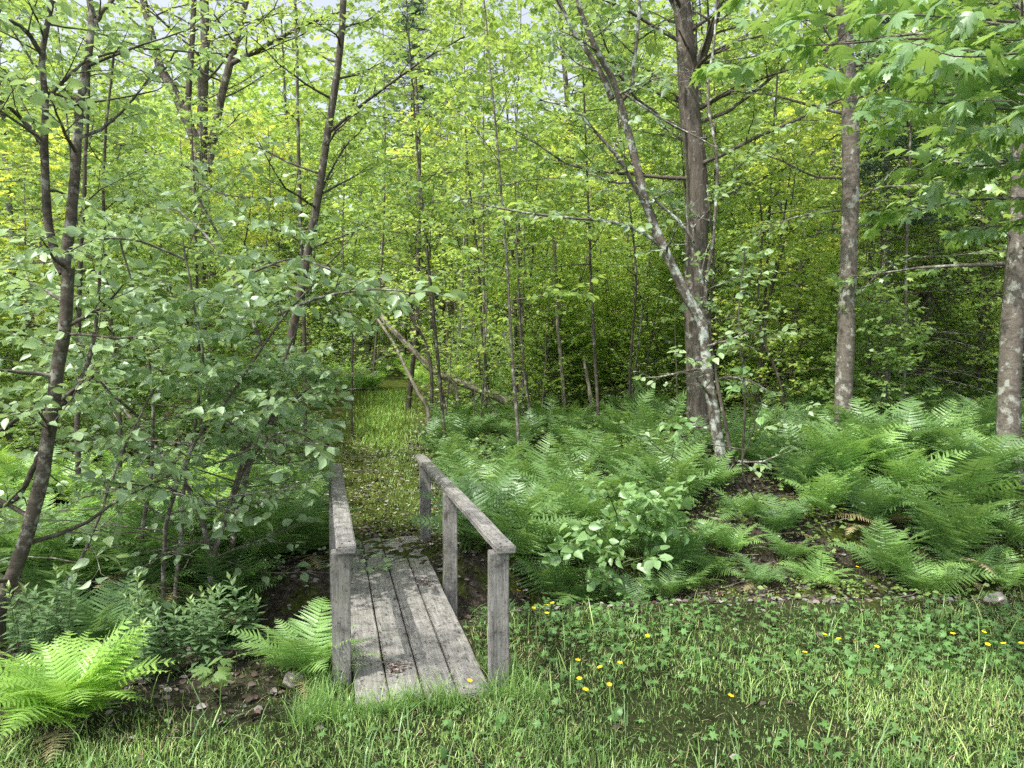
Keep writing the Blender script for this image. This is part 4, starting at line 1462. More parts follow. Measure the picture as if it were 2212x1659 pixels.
# tufts at the deck front edge and around posts
tx, ty = [], []
for k in range(26):
    w_ = rng.uniform(-W4 - 0.25, 0.2)
    c0 = loc2world(w_, rng.uniform(-0.1, -0.03))
    m_ = rng.integers(20, 60)
    tx.append(c0[0] + rng.normal(0, 0.035, m_))
    ty.append(c0[1] + rng.normal(0, 0.02, m_))
for w_, s_ in ((0.13, 0.1), (-0.78, 0.2), (-0.8, 0.05), (0.1, 0.25), (-0.75, 0.35)):
    c0 = loc2world(w_, s_)
    tx.append(c0[0] + rng.normal(0, 0.05, 140))
    ty.append(c0[1] + rng.normal(0, 0.05, 140))
tx, ty = np.concatenate(tx), np.concatenate(ty)
k_ = ~onbridge(tx, ty, 0.0)
grass("grass_tufts", "grass tufts growing against the near end of the footbridge", tx[k_], ty[k_], 0.07, 0.22, 1.1, lean=0.3)
x, y = scatter(30000, -4.5, -0.8, 7.5, 20, lambda x, y: np.exp(-(((x - path_x(y) - 0.18) / 0.45) ** 2)) * ss(y, 10.2, 11.5) * ss(-y, -18.6, -17.5))
grass("path_grass", "bright grass patch on the path beyond the bridge", x, y, 0.06, 0.16, 1.9, mat="fern_bright")
x, y = scatter(16000, -2.8, 0.5, 6.8, 11.5, lambda x, y: 0.8 * np.exp(-(((x - path_x(y) - 0.45) / 0.35) ** 2)))
grass("verge_grass", "sparse grass along the mossy path", x, y, 0.04, 0.1, 1.3)
x, y = scatter(40000, 0.9, 6, 5.0, 6.9, lambda x, y: 0.8 * ss(vnoise(x, y, 1.7, 27), -0.1, 0.4))
grass("bank_moss", "olive moss on the face of the right bank", x, y, 0.006, 0.025, 2.2, mat="moss_tuft", lean=0.7)
x, y = scatter(5000, 1.2, 6, 4.9, 6.6, lambda x, y: 0.35 * ss(vnoise(x, y, 1.2, 7), 0.0, 0.5) + 0.7 * ss(x, 3.2, 3.9))
grass("bank_grass", "thin grass on the bank at the right", x, y, 0.06, 0.2, 1.1)


x, y = scatter(26000, -4.2, 4.2, 2.3, 5.2, lambda x, y: lawn_w(x, y) * (0.25 + 0.75 * ss(vnoise(x, y, 1.9, 12), -0.2, 0.5)))
grass("thatch", "dry straw coloured thatch between the green grass", x, y, 0.03, 0.10, 0.8, mat="straw", lean=1.3)
x, y = scatter(700, -3.5, 3.5, 2.4, 3.5, lambda x, y: lawn_w(x, y) * 0.9)
grass("dark_grass", "long dark green grass blades at the bottom edge", x, y, 0.14, 0.30, 1.5, mat="fern_dark", lean=0.25)


def flat_leaves(name, label, cat, x, y, size, tm, mat, hz=(0.01, 0.08), tilt=0.45, rd=None, svar=0.35):
    n_ = len(x)
    mb = MB()
    az = rng.uniform(0, 6.28, n_)
    nz = nrm(UP + rng.normal(0, tilt, (n_, 3)))
    Y = nrm(np.stack([np.cos(az), np.sin(az), np.zeros(n_)], 1))
    X = nrm(np.cross(Y, nz))
    Z = np.cross(X, Y)
    pos = np.stack([x, y, height(x, y) + rng.uniform(hz[0], hz[1], n_)], 1)
    mb.inst(tm, pos, X, np.cross(Z, X), Z, size * rng.uniform(1 - svar, 1 + svar, n_), rng.uniform(0, 1, n_) if rd is None else rd)
    o = link(name, mb.mesh(name, M[mat]))
    tag(o, label, cat, kind="stuff")
    return o


x, y = scatter(15000, -3.6, 4.4, 2.8, 5.35, lambda x, y: lawn_w(x, y) * (0.28 + 0.72 * ss(y, 3.5, 4.2)) * (0.35 + 0.65 * ss(vnoise(x, y, 2.2, 1), -0.5, 0.3)) * ss(x, -1.2, 0.2))
flat_leaves("ground_herbs", "low lobed buttercup leaves covering the far edge of the lawn", "ground cover", x, y, 0.034, MAPLE_LO, "herb", (0.01, 0.09), 0.6)
x, y = scatter(3000, -3.6, 4.4, 2.7, 5.2, lambda x, y: lawn_w(x, y) * 0.4)
flat_leaves("clover", "tiny round clover leaves in the lawn", "ground cover", x, y, 0.02, LEAF, "herb", (0.01, 0.06), 0.4)


def litter_w(x, y):
    w = ss(y - edgef(x), -0.2, 0.3) + 0.55 * ss(-x, 0.9, 1.3) * ss(y, 3.1, 3.5)
    return np.clip(w, 0, 1) * np.where(onbridge(x, y, 0.02) & (y > 3.3), 0.3, 1) * np.where((np.abs(x - path_x(y)) < 0.55) & (y > 6.9), 0.3, 1)


x, y = scatter(70000, -6, 6.5, 3.0, 12, litter_w)
flat_leaves("leaf_litter", "dry grey and brown fallen leaves over the banks and forest floor", "leaf litter", x, y, 0.036, CURL, "dry_leaf", (-0.006, 0.016), 0.6, svar=0.6)
x, y = scatter(1800, -3.4, 0.2, 5.8, 11.5, lambda x, y: np.exp(-(((x - path_x(y)) / 0.6) ** 2)))
flat_leaves("path_litter", "pale dry leaves scattered along the path", "leaf litter", x, y, 0.045, CURL, "dry_leaf", (0.0, 0.012), 0.3, rd=np.where(rng.uniform(0, 1, len(x)) < 0.6, 0.99, 0.8))
x, y = scatter(170, -3.5, 4, 2.7, 4.9, lambda x, y: lawn_w(x, y))
flat_leaves("lawn_litter", "few dry leaves caught in the lawn", "leaf litter", x, y, 0.04, CURL, "dry_leaf", (0.0, 0.01), 0.6, rd=rng.uniform(0.1, 0.9, len(x)))
# twig litter
x, y = scatter(420, -5, 6, 4.6, 11, litter_w)
n = len(x)
az = rng.uniform(0, 6.28, n)
P = wander(np.stack([x, y, height(x, y) + 0.02], 1), np.stack([np.cos(az), np.sin(az), rng.normal(0, 0.08, n)], 1), rng.uniform(0.12, 0.6, n), 5, 0.12, 0)
P[:, :, 2] = np.maximum(P[:, :, 2], height(P[:, :, 0], P[:, :, 1]) + 0.005)
t_ = MB()
t_.tubes(P, rng.uniform(0.002, 0.006, n)[:, None] * np.linspace(1, 0.4, 5)[None], 4)
tag(link("twig_litter", t_.mesh("twig_litter", M["dead_wood"])), "thin dead twigs lying on the forest floor", "twigs", kind="stuff")
# dry debris on the deck: two small heaps of brown catkins
for (w_, s_, lab) in ((-0.42, 0.36, "small heap of brown catkins near the front of the deck"), (-0.10, 1.75, "small heap of reddish catkins midway along the deck")):
    n = 70
    c0 = np.array([w_, s_, 0.0])
    mb = MB()
    pos = loc2world(w_, s_)[None] + np.stack([rng.normal(0, 0.028, n), rng.normal(0, 0.05, n), rng.uniform(0.006, 0.018, n)], 1)
    az = rng.uniform(0, 6.28, n)
    Y = np.stack([np.cos(az), np.sin(az), np.zeros(n)], 1)
    X = np.stack([-np.sin(az), np.cos(az), np.zeros(n)], 1)
    mb.inst(CURL, pos, X, Y, np.tile(UP, (n, 1)), rng.uniform(0.012, 0.03, n), rng.uniform(0.85, 0.97, n))
    tag(link("debris_heap", mb.mesh("debris_heap", M["dry_leaf"])), lab, "debris", kind="stuff")
n = 900
w_ = -rng.uniform(0.01, W4 - 0.01, n)
near_gap = rng.uniform(0, 1, n) < 0.4
w_ = np.where(near_gap, -np.round(-w_ / pw) * pw + rng.normal(0, 0.008, n), w_)
w_ = np.clip(w_, -W4 + 0.01, -0.01)
s_ = rng.uniform(0.02, 3.05, n)
pos = bo[None] + br_[None] * w_[:, None] + bt[None] * s_[:, None] + UP * 0.006
az = rng.uniform(0, 6.28, n)
Y = np.stack([np.cos(az), np.sin(az), np.zeros(n)], 1)
X = np.stack([-np.sin(az), np.cos(az), np.zeros(n)], 1)
mb = MB()
mb.inst(CURL, pos, X * 0.5, Y, np.tile(UP, (n, 1)), rng.uniform(0.005, 0.022, n), rng.uniform(0.0, 0.5, n))
tag(link("crumbs", mb.mesh("crumbs", M["dry_leaf"])), "dark leaf crumbs and bits of bark scattered on the deck boards", "debris", kind="stuff")
x, y = scatter(9000, 0.9, 6.5, 5.1, 7.4, lambda x, y: ss(y - edgef(x), 0.15, 0.5) * (0.06 + 0.94 * ss(vnoise(x, y, 2.6, 15), 0.0, 0.5)))
flat_leaves("bank_herbs", "low seedlings and herbs growing through the litter of the right bank", "ground cover", x, y, 0.036, LEAF, "leaf_mid", (0.01, 0.14), 0.5)
x, y = scatter(6000, -5, -0.9, 4.3, 6.2, lambda x, y: ss(y - edgef(x), 0.1, 0.5) * (0.1 + 0.9 * ss(vnoise(x, y, 2.6, 11), 0.0, 0.5)))
flat_leaves("bank_herbs", "low seedlings and herbs growing through the litter of the left bank", "ground cover", x, y, 0.042, LEAF, "leaf_near", (0.01, 0.14), 0.5)
x, y = scatter(60000, -3.2, 0.1, 6.3, 11.5, lambda x, y: (0.3 + 0.7 * ss(vnoise(x, y, 2.0, 31), -0.4, 0.3)) * np.exp(-(((x - path_x(y)) / 0.6) ** 2)))
grass("path_moss", "short yellow green moss tufts along the path", x, y, 0.008, 0.03, 2.2, mat="moss_tuft", lean=0.7)
# forest undergrowth: uncountable small leaves above the floor
for nm, lab, (n_, xa, xb, ya, yb), mat, sz, hz in (
    ("undergrowth", "low green undergrowth between the ferns", (26000, -7, 8, 6.2, 12.5), "leaf_mid", 0.055, (0.03, 0.4)),
    ("far_undergrowth", "dense low growth on the forest floor further back", (60000, -22, 24, 12, 32), "leaf_mid", 0.10, (0.03, 0.9)),
):
    x, y = scatter(n_, xa, xb, ya, yb, lambda x, y: np.where(np.abs(x - path_x(y)) < 0.65, 0, 1) * (0.25 + 0.75 * ss(vnoise(x, y, 1.3, 6), -0.4, 0.4)))
    n = len(x)
    flat_leaves(nm, lab, "undergrowth", x, y, sz, LEAF4, mat, hz, 0.5)

x, y = scatter(60000, -14, 15, 11.2, 21, lambda x, y: np.where((np.abs(x - path_x(y)) < 0.9) | (np.abs(512 + F * x / y - 497) < 12), 0, 1) * ss(vnoise(x, y, 1.6, 19), -0.35, 0.25))
flat_leaves("thicket_leaves", "waist high leafy thicket filling the wood behind the ferns", "undergrowth", x, y, 0.085, LEAF4, "leaf_far", (0.15, 1.5), 0.45)  # sunlit tone put into the leaf colour to lift the dark gap

# ================================================================== BUTTERCUPS
def buttercup_meshes():
    pet, stm = MB(), MB()
    pv = tmpl([(0, 0, 0), (-0.35, 0.55, 0.12), (-0.28, 0.95, 0.3), (0.28, 0.95, 0.3), (0.35, 0.55, 0.12)], [(0, 4, 3, 2, 1)])
    n_ = 5
    az = np.arange(n_) * 2 * np.pi / 5
    Y = np.stack([np.cos(az), np.sin(az), np.zeros(n_)], 1)
    X = np.stack([-np.sin(az), np.cos(az), np.zeros(n_)], 1)
    pet.inst(pv, np.tile([0, 0, 1.0], (n_, 1)), X * 2.0, Y, np.tile(UP, (n_, 1)), np.full(n_, 0.115), np.ones(n_))
    P = wander(np.zeros((1, 3)), np.array([[0.0, 0.0, 1.0]]), np.array([1.0]), 6, 0.04, 0)
    P[0, :, :2] *= np.linspace(1, 0, 6)[:, None]
    P[0, :, 2] = np.linspace(0, 1, 6)
    stm.tubes(P, np.full((1, 6), 0.009), 4)
    return pet.mesh("petals", M["petal"]), stm.mesh("stem", M["stem_green"])


BP, BS = buttercup_meshes()
cups = [(533, 606, 0), (544, 606, 0), (557, 602, 0), (510, 591, 0), (538, 575, 0), (545, 613, 0), (510, 610, 0), (574, 660, 1), (617, 662, 1), (612, 665, 1), (579, 676, 2), (607, 681, 2), (580, 688, 2), (643, 633, 1), (720, 694, 2), (742, 568, 3), (855, 567, 3), (818, 634, 4), (845, 640, 4), (851, 642, 4), (874, 645, 4), (806, 654, 4), (953, 634, 5), (975, 630, 5), (984, 641, 5), (1010, 618, 5), (1013, 645, 5), (466, 679, 6), (1022, 642, 5)]
where = {
    0: "yellow buttercup beside the right front bridge post",
    1: "yellow buttercup in the herb patch right of the bridge",
    2: "yellow buttercup low in the lawn right of the bridge",
    3: "yellow buttercup on the mossy bank below the ferns",
    4: "yellow buttercup at the lit edge of the lawn below the lone bank fern",
    5: "yellow buttercup at the right end of the lawn",
    6: "single yellow buttercup in front of the deck edge",
}
for px, py, wh in cups:
    # walk along the ray until 0.12-0.2 m above ground
    h = rng.uniform(0.11, 0.18)
    D = 3.0
    while D < 7:
        p = at(px, py, D)
        if p[2] - float(height(p[0], p[1])) < h:
            break
        D += 0.02
    if wh == 6:
        p = at(px, py, 3.5)
    gz = float(height(p[0], p[1]))
    r_ = bpy.data.objects.new("buttercup", None)
    C.objects.link(r_)
    r_.location = (p[0], p[1], gz)
    hh = p[2] - gz
    r_.scale = (0.11, 0.11, max(hh, 0.06))
    r_.rotation_euler = (rng.normal(0.08, 0.16), rng.normal(0, 0.16), rng.uniform(0, 6))
    tag(r_, where[wh], "flower", "buttercups " + where[wh][17:])
    o = link("petals", BP, r_)
    link("stem", BS, r_)

# ================================================================== small things
def rock(name, loc, s, label, mat="stone", cat="rock"):
    bm = bmesh.new()
    bmesh.ops.create_icosphere(bm, subdivisions=3, radius=1)
    o1, o2 = rng.uniform(0, 6, 2)
    for v in bm.verts:
        c = v.co
        k_ = 1 + 0.16 * math.sin(c.x * 3 + o1) + 0.13 * math.sin(c.y * 4 + o2) + 0.1 * math.sin(c.z * 5 + c.x * 4) + random.gauss(0, 0.02)
        v.co = (c.x * k_ * s[0], c.y * k_ * s[1], max(c.z, -0.5) * k_ * s[2])
    me = bpy.data.meshes.new(name)
    bm.to_mesh(me)
    bm.free()
    me.materials.append(M[mat])
    o = link(name, me, None, loc, rng.uniform(0, 6))
    tag(o, label, cat)
    return o


rock("rock", G(292, 3.72, 0.02), (0.055, 0.04, 0.035), "small pale stone lying in the bare grass left of the bridge")
rock("rock", G(1003, 4.9, 0.02), (0.06, 0.05, 0.04), "grey stone near the right edge of the lawn")
rock("stump", G(497, 23, 0.25), (0.27, 0.25, 0.42), "small black rounded hump between thin stems beyond the path", "black", "stump")
0 and rock("root_mound", G(378, 17.6, 0.05), (0.5, 0.4, 0.35), "dark root mound at the far end of the grassy path", "bark_dark", "stump")

# fallen pale log and dead sticks on the right slope
lp = [at(858, 352, 11.5), at(900, 354, 11.4), at(950, 352, 11.4), at(985, 345, 11.6)]
lo = MB()
P = catmull(lp, 16)
lo.tubes(P[None], np.linspace(0.05, 0.035, 16)[None], 7)
B, BR = branches([P], [np.full(16, 0.03)], 26, 0.05, 1, 0.7, elev=(-0.5, 0.6), m=5, jit=0.2)
lo.tubes(B, BR * 0.5, 4)
c0 = lp[1].astype(np.float32)
lo.v = [v - c0 for v in lo.v]
tag(link("fallen_log", lo.mesh("fallen_log", M["dead_wood"]), None, c0), "pale sunlit fallen log with broken branches on the slope at the right", "log")
# slash pile mound carrying it
mnd = float(height(lp[1][0], 11.5))


# ================================================================== BACKGROUND WOODS
def bg_tree(hgt, r, n1, L1, n2, L2, k, size, tm, t0, forks=0, n3=0, L3=0.3, **kw):
    base = np.array([0, 0, -0.15])
    lean = rng.normal(0, 0.05, 2) * hgt
    P = catmull([base, (lean[0] * 0.2 + rng.normal(0, 0.1), lean[1] * 0.2, hgt * 0.33), (lean[0] * 0.6, lean[1] * 0.6 + rng.normal(0, 0.15), hgt * 0.66), (lean[0], lean[1], hgt)], 20)
    stems = [(P, np.linspace(r, r * 0.18, 20))]
    for f in range(forks):
        a = rng.uniform(0, 6.28)
        i = rng.integers(1, 9)
        s_ = P[i]
        e_ = s_ + np.array([math.cos(a) * hgt * 0.22, math.sin(a) * hgt * 0.22, hgt * rng.uniform(0.4, 0.65)])
        Q = catmull([s_, (s_ + e_) / 2 + np.array([math.cos(a), math.sin(a), 0]) * hgt * 0.04, e_], 14)
        stems.append((Q, np.linspace(r * 0.6, r * 0.12, 14)))
    return grow(stems, n1=n1, L1=L1, n2=n2, L2=L2, k=k, size=size, tm=tm, t0=t0, t1=1.0, n3=n3, L3=L3, sides=(7, 4, 3), m1=6, merge=True, **kw)


def proto(name, label, cat, parts, bark, leaf):
    tr, br2, lf = parts
    root = bpy.data.objects.new(name, None)
    C.objects.link(root)
    tag(root, label, cat)
    for nm, mb, mt_ in (("trunk", tr, bark), ("twigs", br2, bark), ("crown", lf, leaf)):
        if mb is not None and mb.n:
            o_ = link(nm, mb.mesh(nm, M[mt_], smooth=nm != "crown"), root)
            if nm == "twigs":
                o_["kind"] = "stuff"
    return root


protos = {
    "sap1": proto("woodland_tree", "x", "tree", bg_tree(5.5, 0.035, 26, 1.25, 7, 0.5, 8, 0.085, LEAF4, 0.12, forks=2), "bark_dark", "leaf_mid"),
    "sap2": proto("woodland_tree", "x", "tree", bg_tree(4.2, 0.028, 22, 1.0, 6, 0.45, 8, 0.08, LEAF4, 0.1, forks=3), "bark_dark", "leaf_far"),
    "mapl": proto("woodland_tree", "x", "tree", bg_tree(6.5, 0.05, 24, 1.6, 7, 0.6, 7, 0.115, MAPLE_LO, 0.15, forks=1, flat=0.85), "bark_grey", "leaf_far"),
    "tall1": proto("woodland_tree", "x", "tree", bg_tree(12, 0.12, 46, 2.4, 9, 0.85, 8, 0.14, LEAF4, 0.2, forks=2), "bark_maple", "leaf_far"),
    "tall2": proto("woodland_tree", "x", "tree", bg_tree(13, 0.11, 50, 2.2, 9, 0.85, 8, 0.145, LEAF4, 0.16, forks=1), "bark_dark", "leaf_far"),
    "tall3": proto("woodland_tree", "x", "tree", bg_tree(11, 0.09, 48, 2.0, 9, 0.8, 8, 0.13, LEAF4, 0.14, forks=2), "bark_grey", "leaf_mid"),
    "bush": proto("woodland_shrub", "x", "shrub", bg_tree(2.3, 0.02, 14, 0.8, 6, 0.35, 8, 0.075, LEAF4, 0.08, forks=5), "bark_dark", "leaf_mid"),
}


def spruce(hgt, n_whorl, dead=0.35):
    tr, br2, lf = MB(), MB(), MB()
    P = catmull([(0, 0, -0.15), (0.05, 0, hgt * 0.5), (0, 0, hgt)], 16)
    tr.tubes(P[None], np.linspace(0.02 * hgt ** 0.9, 0.01, 16)[None], 8)
    P0, D0, LL, dd = [], [], [], []
    for i in range(n_whorl):
        t = 0.08 + 0.9 * i / n_whorl
        for j in range(6):
            a = rng.uniform(0, 6.28)
            P0.append((0, 0, t * hgt + rng.normal(0, 0.06)))
            D0.append((math.cos(a), math.sin(a), 0.1 - 0.25 * (1 - t)))
            LL.append(max(0.3, 0.26 * hgt * (1 - t) ** 0.8) * rng.uniform(0.75, 1.1))
            dd.append(t < dead)
    dd = np.array(dd)
    B = wander(np.array(P0), np.array(D0), np.array(LL), 7, 0.06, -0.03)
    BR = np.full((len(B), 1), 0.012) * np.linspace(1, 0.25, 7)[None]
    br2.tubes(B, BR, 4)
    Q, QR = twigs(B, BR, 12, 0.15, 0.55, (0.6, 1.1), m=4)
    br2.tubes(Q, QR * 0.7, 3)
    live = np.repeat(~dd, 12)
    put_leaves(lf, Q[live], 16, 0.075, NARROW, t0=0.02, flat=0.5, droop=0.3)
    put_leaves(lf, B[~dd], 24, 0.075, NARROW, t0=0.1, flat=0.5, droop=0.3)
    return tr, br2, lf


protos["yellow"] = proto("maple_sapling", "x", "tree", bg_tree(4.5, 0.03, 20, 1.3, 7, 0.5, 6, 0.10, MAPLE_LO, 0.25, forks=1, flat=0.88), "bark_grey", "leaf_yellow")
protos["spruce"] = proto("spruce_tree", "x", "tree", spruce(13, 34), "bark_dark", "needle")
protos["deadspruce"] = proto("spruce_tree", "x", "tree", spruce(8, 24, 0.42), "bark_grey", "needle")
used = set()


def put(kind, x, y, sc, label, group=None, rz=None):
    z = float(height(x, y))
    rz = rng.uniform(0, 6.28) if rz is None else rz
    if kind not in used:
        used.add(kind)
        r_ = protos[kind]
        r_.location = (x, y, z)
        r_.rotation_euler = (0, 0, rz)
        r_.scale = (sc, sc, sc)
        r_["label"] = label
        if group:
            r_["group"] = group
        return r_
    return copy_tree(protos[kind], (x, y, z), rz, sc, label, group)


def X(px, D):
    return (px - 512) / F * D


put("spruce", X(415, 24), 24, 0.9, "dark bluish spruce showing through the leaves above the path", "spruces")
put("deadspruce", X(925, 12.5), 12.5, 1.0, "spruce with bare grey lower branches between the two straight trunks", "spruces")
put("deadspruce", X(885, 10.8), 10.8, 0.75, "small spruce with drooping dead twigs just right of the straight grey trunk", "spruces")
put("spruce", X(985, 15), 15, 0.8, "shaded spruce behind the right edge trunk", "spruces")
put("spruce", X(1110, 13), 13, 0.8, "spruce beyond the right edge of the picture", "spruces")


def bandfill(n_, y0, y1, kinds, scr, labels, grp, avoid=1.0, wide=0.78, mind=1.0, xr=None):
    pts = []
    tries = 0
    while len(pts) < n_ and tries < 4000:
        tries += 1
        y = rng.uniform(y0, y1)
        x = rng.uniform(-wide * y - 1.5, wide * y + 1.5) if xr is None else rng.uniform(*xr)
        if abs(x - path_x(y)) < avoid:
            continue
        px_ = 512 + F * x / y
        if (y < 22.8 and 484 < px_ < 512) or (y < 17.5 and 315 < px_ < 440) or (y < 11.5 and 430 < px_ < 700):
            continue
        if any((x - a) ** 2 + (y - b) ** 2 < mind**2 for a, b in pts):
            continue
        pts.append((x, y))
        k_ = kinds[rng.integers(len(kinds))]
        side = "left of the path" if x < path_x(y) else ("right of the thick furrowed maple" if x / y > 0.235 else "between the path and the furrowed maple")
        put(k_, x, y, rng.uniform(*scr), labels + " " + side, grp + " " + side)


bandfill(16, 8.0, 12.0, ["sap1", "sap2", "bush"], (0.7, 1.0), "understory sapling", "understory saplings", 1.9, 0.72, 1.2)
bandfill(24, 12.0, 19.0, ["sap1", "sap2", "mapl", "bush"], (0.8, 1.15), "leafy young tree in the middle distance", "young trees in the middle distance", 1.8, 0.74, 1.3)
bandfill(6, 14.0, 20.0, ["tall1", "tall2", "tall3"], (0.7, 0.95), "tall leafy tree in the middle distance", "tall trees in the middle distance", 1.6, 0.74, 2.2)
bandfill(20, 21.0, 34.0, ["tall1", "tall2", "tall3", "mapl"], (0.85, 1.25), "distant sunlit tree", "distant trees", 0.5, 0.74, 2.2)
bandfill(26, 20.0, 30.0, ["bush", "sap1", "sap2"], (1.0, 1.4), "distant sapling", "distant saplings", 0.3, 0.74, 1.4)

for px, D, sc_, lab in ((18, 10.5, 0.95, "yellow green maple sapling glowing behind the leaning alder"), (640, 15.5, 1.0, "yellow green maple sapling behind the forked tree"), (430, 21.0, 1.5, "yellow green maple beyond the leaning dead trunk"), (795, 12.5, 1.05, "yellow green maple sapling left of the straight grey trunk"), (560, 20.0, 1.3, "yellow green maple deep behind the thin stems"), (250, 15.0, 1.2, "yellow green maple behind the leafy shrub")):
    put("yellow", X(px, D), D, sc_, lab, "yellow green maples")  # their yellow leaf colour imitates sun glowing through the crowns
k = 0
while k < 30:
    D = rng.uniform(10.0, 17.0)
    px = rng.uniform(445, 1060)
    if 484 < px < 512 or (px < 640 and D < 12.2):
        continue
    k += 1
    x = X(px, D)
    grp = "in the middle behind the fern bed" if px < 700 else "behind the grey trunks on the right"
    put("bush" if k % 3 else "sap2", x, D, rng.uniform(0.55, 0.85), "low leafy shrub " + grp, "low shrubs " + grp)
# slim trees whose crowns close the view overhead
for i, (px, D, h_, lean, lab) in enumerate([
    (-10, 8.2, 5.6, -0.2, "slim tree with a high crown at the left edge well behind the leaning alder"),
    (75, 9.5, 6.0, -0.2, "slim tree with a high crown behind the left part of the leafy shrub"),
    (448, 10.2, 6.6, -0.5, "slim tree arching over the path from the fern bed"),
    (522, 9.0, 6.0, -0.5, "slim tree with a high crown in the middle of the fern bed"),
    (600, 10.0, 6.4, -0.3, "slim tree with a high crown between the fern bed and the furrowed maple"),
    (486, 12.5, 7.0, 0.0, "slim tree with a high crown at the back of the fern bed"),
    (760, 10.2, 6.2, 0.2, "slim tree with a high crown right of the furrowed maple"),
    (905, 9.6, 6.0, 0.0, "slim tree with a high crown between the two grey trunks"),
    (372, 19.0, 9.5, 0.3, "slim tree with a high crown at the far end of the grassy path"),
    (455, 17.0, 9.0, 0.2, "taller slim tree beyond the fern bed"),
    (520, 18.5, 9.5, 0.0, "taller slim tree behind the stand of thin stems"),
]):
    b0 = G(px, D)
    tip = b0 + np.array([lean, rng.normal(-0.2, 0.2), h_])
    mid = (b0 + tip) / 2 + rng.normal(0, 0.12, 3)
    s = stem_path([b0, mid, tip], 0.012 + 0.0012 * D, 0.007, n=20, noise=0.01)
    z0 = CAMZ + 0.9
    parts = grow([s], n1=26, L1=1.5 if D < 15 else 2.2, n2=8, L2=0.55, k=9, size=0.085 if D < 15 else 0.12, tm=LEAF if D < 10 else LEAF4, t0=0.36, t1=1, elev=(-0.1, 0.6), sides=(7, 4, 3), top_short=0.3,
                 mask=lambda p: (p[:, 2] > 2.15) & fork_mask(p))
    place_tree("slim_tree", lab, "tree", parts, group="slim trees with high crowns", barks=("bark_dark", "bark_grey")[i % 2], leaf="leaf_mid" if i % 3 else "leaf_far")

for i, (x, y, h_, lab) in enumerate([(-3.1, 0.9, 8.2, "unseen tall slim tree added left of the camera to dapple the lawn"), (-5.0, 2.3, 5.6, "unseen slim tree added left of the picture to shade the lawn edge"), (-6.2, 3.9, 6.5, "slim tree left of the leaning alder"), (-5.0, 5.6, 6.5, "slim tree behind the leaning alder to the left")]):  # first two trees are unseen, added for shade and dapples on the lawn
    b0 = np.array([x, y, float(height(x, y))])
    s = stem_path([b0, b0 + np.array([0.1, 0.1, h_ * 0.5]), b0 + np.array([0, 0.1, h_])], 0.05, 0.012, n=20)
    parts = grow([s], n1=20, L1=1.7, n2=6, L2=0.5, k=6, size=0.085, tm=LEAF4, t0=0.45, t1=1, sides=(7, 4, 3), mask=near_mask)
    place_tree("slim_tree", lab, "tree", parts, group="slim trees with high crowns", barks="bark_grey", leaf="leaf_mid")

# thin bare stems in the sunlit middle of the view
for k in range(46):
    D = rng.uniform(11.0, 19.0)
    px = rng.uniform(425, 720)
    b0 = G(px, D)
    h_ = rng.uniform(2.2, 5.5)
    r_ = rng.uniform(0.012, 0.03)
    tip = b0 + np.array([rng.normal(0, 0.35), rng.normal(0, 0.3), h_])
    r_ *= 0.6
    s = stem_path([b0, (b0 + tip) / 2 + rng.normal(0, 0.1, 3), tip], r_, r_ * 0.4, n=14, noise=0.012)
    parts = grow([s], n1=7, L1=0.8, n2=4, L2=0.4, k=4, size=0.09, tm=LEAF4, t0=0.3, t1=1, elev=(0.2, 0.9), sides=(5, 3, 3))
    place_tree("thin_stem", "thin nearly bare stem in the stand of stems behind the fern bed", "sapling", parts, group="thin stems behind the fern bed", barks=("bark_grey", "dead_wood", "bark_dark")[k % 3], leaf="leaf_far")

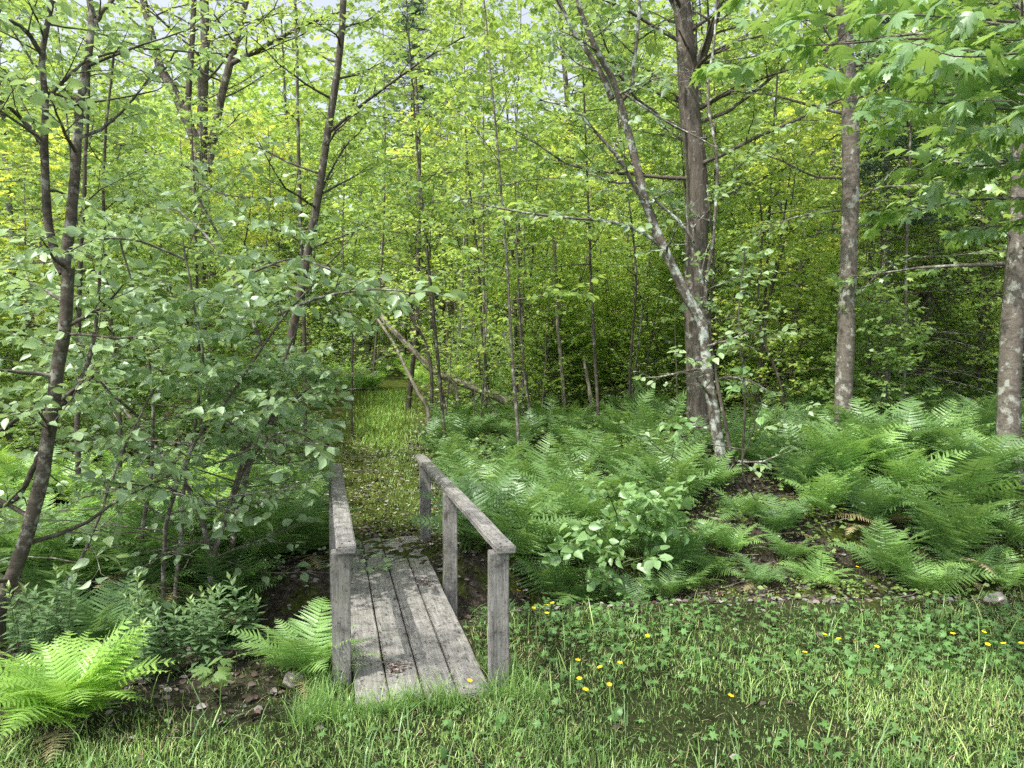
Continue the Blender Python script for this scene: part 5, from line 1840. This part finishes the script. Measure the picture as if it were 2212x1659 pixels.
# far wood that reads as one mass
fw = MB()
n = 150000
ang = rng.uniform(-1.0, 1.0, n)
rad = rng.uniform(34, 58, n)
x = np.sin(ang) * rad
y = np.cos(ang) * rad
cell = vnoise(x, y, 0.35, 2)
z = rng.uniform(0, 1, n) ** 0.8 * (11 + 4 * vnoise(x, y, 0.2, 8))
keep = (vnoise(x + z, y - z * 0.7, 0.55, 3) + 0.35 * vnoise(x, z * 2, 0.9, 4)) > -0.25
x, y, z, cell = x[keep], y[keep], z[keep], cell[keep]
n = len(x)
nz = nrm(UP * 0.8 + rng.normal(0, 0.5, (n, 3)))
az = rng.uniform(0, 6.28, n)
Yv = np.stack([np.cos(az), np.sin(az), np.zeros(n)], 1)
Xv = nrm(np.cross(Yv, nz))
Zv = nz
fw.inst(LEAF4, np.stack([x, y, height(x, y) + z], 1), Xv, np.cross(Zv, Xv), Zv, rng.uniform(0.3, 0.6, n), np.clip(rng.uniform(0, 1, n) * 0.6 + 0.3 * cell + 0.2, 0, 1))
tag(link("far_woodland", fw.mesh("far_woodland", M["leaf_far"])), "far off wood closing the view as one green mass", "woodland", kind="stuff")

# ================================================================== LIGHT
scene = bpy.context.scene
w = bpy.data.worlds.new("World")
scene.world = w
w.use_nodes = True
nt = w.node_tree
bg = nt.nodes["Background"]
sky = nt.nodes.new("ShaderNodeTexSky")
sky.sky_type = "NISHITA"
sky.sun_disc = False
EL, AZ = R(58), R(-132)
sky.sun_elevation = EL
sky.sun_rotation = AZ
sky.air_density = 1.0
sky.dust_density = 4
sky.ozone_density = 1.0
hs = nt.nodes.new("ShaderNodeHueSaturation")
hs.inputs["Saturation"].default_value = 0.4
hs.inputs["Value"].default_value = 1.25
nt.links.new(sky.outputs[0], hs.inputs["Color"])
nt.links.new(hs.outputs[0], bg.inputs[0])
bg.inputs[1].default_value = 0.25
sun_d = bpy.data.lights.new("sun", "SUN")
sun_d.energy = 5.0
sun_d.angle = R(0.53)
sun_d.color = (1.0, 0.95, 0.86)
sun = bpy.data.objects.new("sun", sun_d)
C.objects.link(sun)
from mathutils import Vector
S = Vector((math.sin(AZ) * math.cos(EL), math.cos(AZ) * math.cos(EL), math.sin(EL)))
sun.rotation_euler = (-S).to_track_quat("-Z", "Y").to_euler()

scene.view_settings.view_transform = "Standard"
scene.view_settings.look = "None"
scene.view_settings.exposure = 0
cy = scene.cycles
cy.max_bounces = 9
cy.diffuse_bounces = 8
cy.glossy_bounces = 2
cy.transmission_bounces = 3
cy.sample_clamp_indirect = 2.5
cy.use_denoising = False
cy.denoiser = "OPENIMAGEDENOISE"
cy.denoising_input_passes = "RGB_ALBEDO_NORMAL"
cy.denoising_prefilter = "ACCURATE"
cy.use_adaptive_sampling = False
print("verts total", sum(len(m.vertices) for m in bpy.data.meshes), "objects", len(bpy.data.objects))
